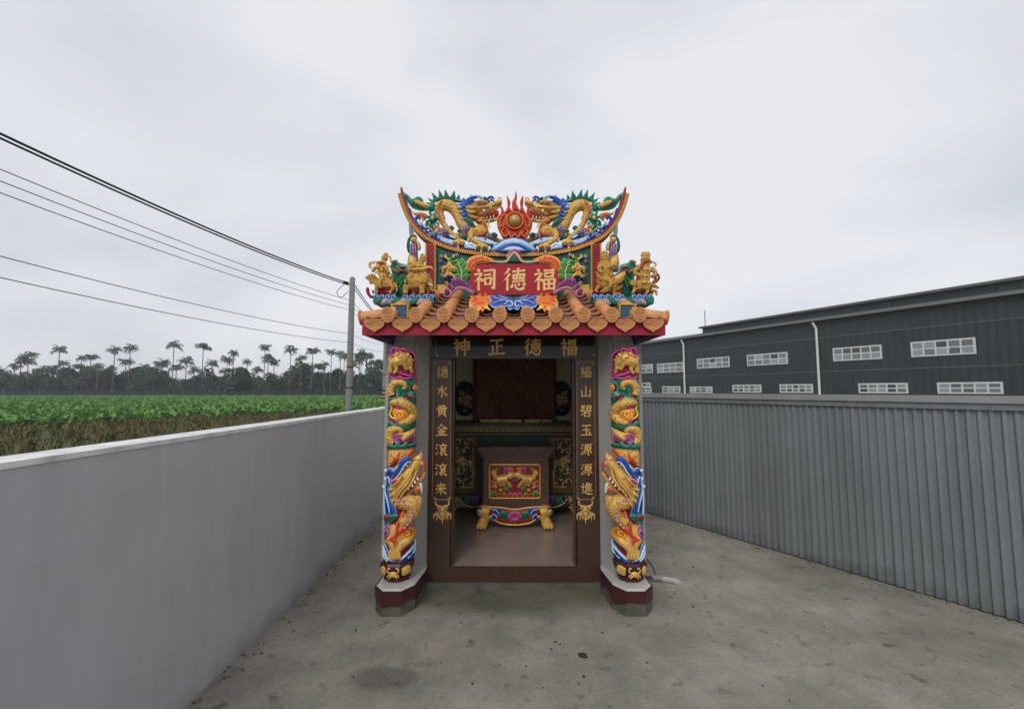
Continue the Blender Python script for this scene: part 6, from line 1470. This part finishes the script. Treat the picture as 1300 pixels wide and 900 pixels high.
def trunk_mesh(h, r0, r1, bend, limbs=0):
    b = MB().tube([(0, 0, -.1), (bend * .3, 0, h * .35), (bend, 0, h * .7), (bend * 1.2, 0, h)], [r0, r0 * .85, r1 * 1.1, r1], 8)
    for i in range(limbs):
        a = i * 2.4; b.tube([(bend * .8, 0, h * .62), (bend + .6 * math.cos(a), .6 * math.sin(a), h * .85), (bend + 1.2 * math.cos(a), 1.2 * math.sin(a), h * 1.1)], [r1, r1 * .7, r1 * .3], 6)
    o = b.build('trunk', BARK); me = o.data; bpy.data.objects.remove(o); return me
ptr = [trunk_mesh(1.0, .10, .07, .02 * i) for i in (-1, 1)]
btr = trunk_mesh(2.2, .2, .12, .1, 4)
def palm(px, top_py, d, i, label):
    x, y, z = P(px, top_py, d)
    T = thing('areca_palm', (x, y, -.06), label, 'palm tree', 'palms beyond the field')
    t_ = link('trunk', ptr[i % 2], T, loc=(x, y, -.06)); t_.scale = (1.1, 1.1, z)
    c = link('crown', crowns[i % 3], T, loc=(x, y, z - .1)); c.rotation_euler = (0, 0, i * 1.7); sc = rng.uniform(.75, 1.2); c.scale = (sc, sc, sc)
lab_t = 'tall slender areca palm standing above the trees beyond the shade net'
lab_s = 'areca palm rising among the dark trees beyond the field'
for i, (px, py, d) in enumerate(((421, 448, 104), (432.5, 449, 105), (412, 463, 104), (397, 447, 103), (459, 449, 106), (466, 452, 108), (385, 452, 105), (362, 444, 104), (344, 455, 107), (330, 446, 105), (301, 450, 103), (286, 457, 106), (262, 447, 104), (238, 453, 107), (221, 445, 104), (196, 456, 105), (170, 449, 106), (150, 446, 104), (121, 455, 105), (96, 448, 107), (70, 452, 104), (42, 446, 105), (18, 454, 106))):
    palm(px + (rng.uniform(-9, 9) if px < 390 else 0), py + (rng.uniform(-8, 8) if px < 390 else 0), d, i, lab_t)
for i, px in enumerate(list(range(-5, 400, 21)) + [404, 438, 449, 453, 457, 460, 463, 467, 471, 475, 479, 484, 489]):
    palm(px + rng.uniform(-4, 4), rng.uniform(457, 472) if px < 400 else (rng.uniform(452, 470)), rng.uniform(103, 112), i + 40, lab_s)
for i in range(58):
    px = -20 + i * 9.2 + rng.uniform(-3, 3); d = rng.uniform(101.5, 115); x, y, _ = P(px, 495, d)
    T = thing('broadleaf_tree', (x, y, -.06), 'dark bushy broadleaf tree in the tree line beyond the field', 'tree', 'tree line beyond the field')
    sc = rng.uniform(.75, 1.45)
    t_ = link('trunk', btr, T, loc=(x, y, -.06)); t_.scale = (1, 1, sc)
    c = link('crown', bl[i % 4], T, loc=(x, y, .5 * sc)); c.rotation_euler = (0, 0, rng.uniform(0, 6)); c.scale = (sc, sc, sc * rng.uniform(.9, 1.15))
# utility poles and wires
def pole(px, top_py, d, r, label, stripes=False, loc=None):
    x, y, z = P(px, top_py, d) if loc is None else loc
    T = thing('utility_pole', (x, y, -.06), label, 'utility pole', 'utility poles')
    MB().lathe([(r * 1.12, -.1), (r, z * .4), (r * .84, z - .06), (r * .6, z)], (x, y), 16).build('shaft', CONC, T)
    b = MB()
    for zz in (z * .33, z * .18): b.lathe([(r * 1.1, zz), (r * 1.13, zz + .02), (r * 1.13, zz + .08), (r * 1.1, zz + .1)], (x, y), 16)
    b.build('steel_band', STEELD, T, kind='stuff')
    if stripes:
        for i in range(6): MB().lathe([(r * 1.14, .3 + i * .2), (r * 1.14, .3 + i * .2 + .198)], (x, y), 16).build('hazard_band', [mat('hazard_yellow', (.5, .3, .03), .6), BLACK][i % 2], T)
    return x, y, z, T
p1 = pole(447.5, 352, 28, .2, 'tall concrete utility pole standing at the field margin behind the white coping')
p2 = pole(490, 404, 48, .2, 'concrete utility pole with yellow and black striped base beside the shrine', True)
p0 = pole(0, 0, 0, .19, 'concrete utility pole outside the yard wall carrying the near cables', loc=(-14.0, 8.0, 9.0))
p3 = pole(0, 0, 0, .2, 'concrete utility pole far down the line hidden behind the shrine', loc=(-14.0, 75.0, 8.5)) if False else None
def wire(a, b, sag, r, label):
    pts = []
    for t in np.linspace(0, 1, 15): pts.append((a[0] * (1 - t) + b[0] * t, a[1] * (1 - t) + b[1] * t, a[2] * (1 - t) + b[2] * t - sag * 4 * t * (1 - t)))
    MB().tube(pts, r, 6, n=1).build('overhead_cable', WIREM, None, label, 'cable', 'overhead cables')
A1 = (p1[0], p1[1], P(447, 360, 28)[2]); A2 = (p2[0], p2[1], P(490, 408, 48)[2])
lw = 'black overhead cable strung between the concrete utility poles'
for i, (dz, r) in enumerate(((0, .035), (-.12, .03))):
    wire((p0[0], p0[1], A1[2] + .05 + dz), (A1[0] - .2, A1[1], A1[2] + dz), .33, r, 'thick black cable clamped to the tall pole top, running out over the yard wall')
    wire((A1[0] + .2, A1[1], A1[2] - .15 + dz * 2), (A2[0], A2[1], A2[2] + dz), .35, r, 'thick black cable dropping from the tall pole top towards the striped pole')
for i, (ya, yb) in enumerate(((382, 417), (388, 421), (394, 425))):
    wire((p0[0], p0[1], P(447, ya, 28)[2] + .25), (p1[0], p1[1], P(447, ya, 28)[2]), .3, .013, 'thin wire of the upper bundle from the tall pole out over the yard wall'); wire((p1[0], p1[1], P(447, ya, 28)[2]), (p2[0], p2[1], P(490, yb, 48)[2]), .3, .013, 'thin wire of the upper bundle between the tall pole and the striped pole')
for i, (ya, yb) in enumerate(((424, 437), (435, 446))):
    wire((p0[0], p0[1], P(447, ya, 28)[2] + .1), (p1[0], p1[1], P(447, ya, 28)[2]), .3, .013, 'thin wire hung halfway up the tall pole, running out over the yard wall'); wire((p1[0], p1[1], P(447, ya, 28)[2]), (p2[0], p2[1], P(490, yb, 48)[2]), .2, .013, 'thin wire hung halfway up between the tall pole and the striped pole')
MB().tube([(A1[0] - .5, A1[1] - .25, A1[2] + .04), (A1[0] - .2, A1[1] - .1, A1[2] - .01)], .09, 8, smooth=False).build('cable_clamp', STEELD, p1[3])
MB().tube([(A1[0] - .45, A1[1] - .2, A1[2] - .1), (A1[0] - .9, A1[1] - .2, A1[2] - .6), (A1[0] - .6, A1[1] - .2, A1[2] - .95), (A1[0] - .2, A1[1] - .1, A1[2] - .5)], .02, 6).build('cable_loop', WIREM, p1[3])

# ---------------------------------------------------------------- warehouse
WG = mat('green_grey_cladding', (.040, .052, .054), .55, .12, .5, metal=.1)
t_ = WG.node_tree; wv_ = t_.nodes.new('ShaderNodeTexWave'); wv_.inputs['Scale'].default_value = 1.6; wv_.bands_direction = 'X'
bp_ = t_.nodes.new('ShaderNodeBump'); bp_.inputs['Strength'].default_value = .6; bp_.inputs['Distance'].default_value = .05
tcx = t_.nodes.new('ShaderNodeTexCoord'); t_.links.new(tcx.outputs['Object'], wv_.inputs['Vector']); t_.links.new(wv_.outputs['Fac'], bp_.inputs['Height']); t_.links.new(bp_.outputs[0], t_.nodes['Principled BSDF'].inputs['Normal'])
WR = mat('grey_metal_roof', (.10, .115, .115), .5, .12, .5); WF = mat('pale_window_frame', (.62, .64, .64), .5, .08, 5); GLS = mat('window_glass', (.16, .19, .2), .08, .2, .6, spec=.6); 
gt = GLS.node_tree; gi = gt.nodes.new('ShaderNodeObjectInfo'); gr = gt.nodes.new('ShaderNodeValToRGB'); gr.color_ramp.elements[0].color = (.03, .035, .04, 1); gr.color_ramp.elements[1].color = (.34, .38, .4, 1)
gt.links.new(gi.outputs['Random'], gr.inputs[0]); gt.links.new(gr.outputs[0], gt.nodes['Principled BSDF'].inputs['Base Color'])
PIPE = mat('white_pipe', (.7, .71, .7), .5)
ha = 7.0; da = (ha - CZ) * F / (495 - 437.5); db = (ha - CZ) * F / (495 - 425.5)
Aw = np.array(((813 - 650) * da / F, da)); Bw = np.array(((903 - 650) * db / F, db)); ud = (Bw - Aw) / np.linalg.norm(Bw - Aw); nd = np.array((ud[1], -ud[0]))
if np.dot(nd, (0, -1)) < 0: nd = -nd                      # outward, towards the yard
def wt(px):
    r = np.array(((px - 650) / F, 1.0)); A_ = np.array([[r[0], -ud[0]], [r[1], -ud[1]]]); s_ = np.linalg.solve(A_, Aw); return s_[1], s_[0]
def wq(t, o, z): p = Aw + ud * t + nd * o; return (p[0], p[1], z)
def wbox(mb, t0, t1, o0, o1, z0, z1):
    v = [wq(t, o, z) for t in (t0, t1) for o in (o0, o1) for z in (z0, z1)]
    return mb.add(v, [(0, 1, 3, 2), (4, 6, 7, 5), (0, 4, 5, 1), (2, 3, 7, 6), (0, 2, 6, 4), (1, 5, 7, 3)])
T0, T1 = -14, 46
wh = thing('warehouse', wq(10, -8, -.06), 'large dark green metal warehouse with strip windows behind the corrugated fence', 'building')
wbox(MB(), T0, T1, -18, 0, -.06, ha).build('wall', WG, wh, smooth=False)
b = MB(); v = [wq(t, o, z) for t in (T0 - .3, T1) for o, z in ((.3, ha), (-9, ha + 1.6), (-18.3, ha), (-18.3, ha + .12), (-9, ha + 1.75), (.3, ha + .14))]
b.add(v, [(0, 1, 4, 5), (1, 2, 3, 4), (6, 11, 10, 7), (7, 10, 9, 8), (0, 6, 7, 1), (1, 7, 8, 2), (2, 8, 9, 3), (3, 9, 10, 4), (4, 10, 11, 5), (5, 11, 6, 0)])
b.build('roof', WR, wh, smooth=False)
wbox(MB(), T0 - .3, T1, .3005, .42, ha - .02, ha + .2).build('gutter', mat('gutter_grey', (.16, .18, .18), .5), wh, smooth=False)
tm, dm = wt(862)
mon = wbox(MB(), tm + 1.4, T1 - 4, -7, -2.2, ha + .3, P(862, 420.5, dm + 2)[2]).build('roof_monitor', WG, wh, smooth=False)
zm = P(862, 420.5, dm + 2)[2]
wbox(MB(), tm + 1.1, T1 - 3.8, -7.4, -1.9, zm + .001, zm + .18).build('monitor_roof', WR, wh, smooth=False)
for zz in (2.9, 5.6): wbox(MB(), T0, T1, .0005, .03, zz, zz + .07).build('flashing', WR, wh, smooth=False)
weather(WG, .3, .3, .5)
tp, dp = wt(869.5)
b = MB().tube([wq(tp, .12, -.06), wq(tp, .12, ha - .6), wq(tp - .15, .3, ha - .1)], .09, 8, smooth=False); b.build('downpipe', PIPE, wh)
tp2 = wt(1040)[0]; MB().tube([wq(tp2, .12, -.06), wq(tp2, .12, ha - .6), wq(tp2 - .15, .3, ha - .1)], .09, 8, smooth=False).build('downpipe', PIPE, wh)
ta = wt(872)[0]; MB().tube([wq(ta, -3, zm), wq(ta, -3, zm + 2.1)], .04, 6, smooth=False).build('aerial', STEELD, wh)
def win(t0, t1, z0, z1, n, rows=2):
    fr = MB(); wbox(fr, t0 - .06, t1 + .06, .0, .05, z0 - .06, z1 + .06); W0 = fr.build('window', WF, wh, smooth=False)
    for i in range(n):
        for r_ in range(rows):
            a = t0 + (t1 - t0) * i / n + .05; b_ = t0 + (t1 - t0) * (i + 1) / n - .05; c_ = z0 + (z1 - z0) * r_ / rows + .04; d_ = z0 + (z1 - z0) * (r_ + 1) / rows - .04
            wbox(MB(), a, b_, .0505, .056, c_, d_).build('pane', GLS, W0, smooth=False)
zu0, zu1 = None, None
def pxwin(xa, xb, ya, yb, n, rows=2):
    t0, d0 = wt(xa); t1, d1 = wt(xb); dm_ = (d0 + d1) / 2
    win(t0, t1, P(650, yb, dm_)[2], P(650, ya, dm_)[2], n, rows)
pxwin(806, 828.5, 463.5, 473, 3); pxwin(835, 867, 461.5, 472, 4); pxwin(841, 862.5, 491, 498, 3); pxwin(876, 903, 491.5, 498, 4); pxwin(806, 826, 492, 498, 3); pxwin(811, 825, 486.5, 490.5, 3, 1)
for (xa, xb) in ((886, 926), (950, 1000), (1060, 1120), (1160, 1240)):
    t0, d0 = wt(xa); t1, d1 = wt(xb); win(t0, t1, 3.75, 4.65, 5)
for (xa, xb) in ((930, 965), (990, 1030), (1090, 1150), (1190, 1270)):
    t0, d0 = wt(xa); t1, d1 = wt(xb); win(t0, t1, 1.3, 1.9, 5)

# ---------------------------------------------------------------- small things on the yard
g = ground(842, 738); hx = ground(818, 729)
T = thing('broom', (g[0], g[1], 0), 'old broom with pale bristles lying on the concrete behind the column plinth', 'broom')
MB().tube([(g[0] - .42, g[1] + .1, .02), (g[0] - .05, g[1] + .01, .022)], .012, 8, smooth=False).build('handle', mat('dark_handle', (.06, .05, .045), .6), T)
MB().tube([(g[0] - .08, g[1] + .015, .022), (g[0] - .01, g[1], .024)], [.016, .024], 8, smooth=False).build('ferrule', mat('broom_plastic', (.25, .25, .24), .6), T)
b = MB(); random.seed(9)
for i in range(60):
    a = random.uniform(-.5, .5); ln = random.uniform(.09, .15); zz = random.uniform(.005, .03)
    b.tube([(g[0] - .01, g[1] + a * .02, zz), (g[0] + ln * .6 * math.cos(a), g[1] - .01 + ln * .6 * math.sin(a), zz * .8 + .002), (g[0] + ln * math.cos(a), g[1] - .02 + ln * math.sin(a), .003)], [.002, .0018, .001], 4, n=2)
b.build('bristles', mat('pale_bristle', (.5, .48, .43), .8), T, kind='stuff')
CLOD = mat('dark_soil', (.035, .03, .025), .95, .3, 60, .8, 80)
for i, (px, py, r) in enumerate(((740, 833, .014), (744, 834, .009), (737, 831, .008), (705, 815, .007), (711, 818, .006), (700, 824, .005), (741, 859, .006), (735, 868, .005), (668, 846, .005), (822, 841, .005), (600, 868, .005), (560, 842, .004), (458, 688, .012), (455, 690, .009), (585, 790, .005), (690, 873, .004), (765, 803, .006), (452, 800, .006), (880, 720, .008), (880, 770, .006))):
    x, y = ground(px, py); b = MB(); random.seed(i)
    b.ell((0, 0, 0), (r * random.uniform(.8, 1.6), r * random.uniform(.8, 1.3), r * .7), 9, 6)
    b.v = [(x + a * (1 + .25 * math.sin(9e2 * a + 7e2 * c)), y + q * (1 + .25 * math.cos(8e2 * q)), r * .5 + c * (1 + .2 * math.sin(9e2 * q))) for a, q, c in b.v]
    b.build('soil_clod', CLOD, None, 'small dark clod of soil lying on the concrete yard', 'clod', 'soil clods on the yard')
xs_ = ground(826, 716); MB().tube([(xs_[0] - .04, xs_[1] - .3, .004), (xs_[0] + .0, xs_[1] + .0, .006), (xs_[0] - .03, xs_[1] + .3, .005), (xs_[0] - .12, xs_[1] + .5, .004)], .004, 6).build('thin_cord', mat('red_cord', (.2, .05, .04), .7), None, 'thin dull red cord lying on the concrete beside the dragon column', 'cord')
# ---------------------------------------------------------------- damp air over the fields
hz = bpy.data.materials.new('haze'); hz.use_nodes = True; hn = hz.node_tree.nodes; hn.remove(hn['Principled BSDF'])
pv = hn.new('ShaderNodeVolumePrincipled'); pv.inputs['Color'].default_value = (.86, .9, .95, 1); pv.inputs['Density'].default_value = .0009; pv.inputs['Anisotropy'].default_value = .2
hz.node_tree.links.new(pv.outputs[0], hn['Material Output'].inputs['Volume'])
MB().box(-1510, 1510, -210, 2510, -1.2, 15).build('haze', hz, None, kind='stuff', smooth=False)
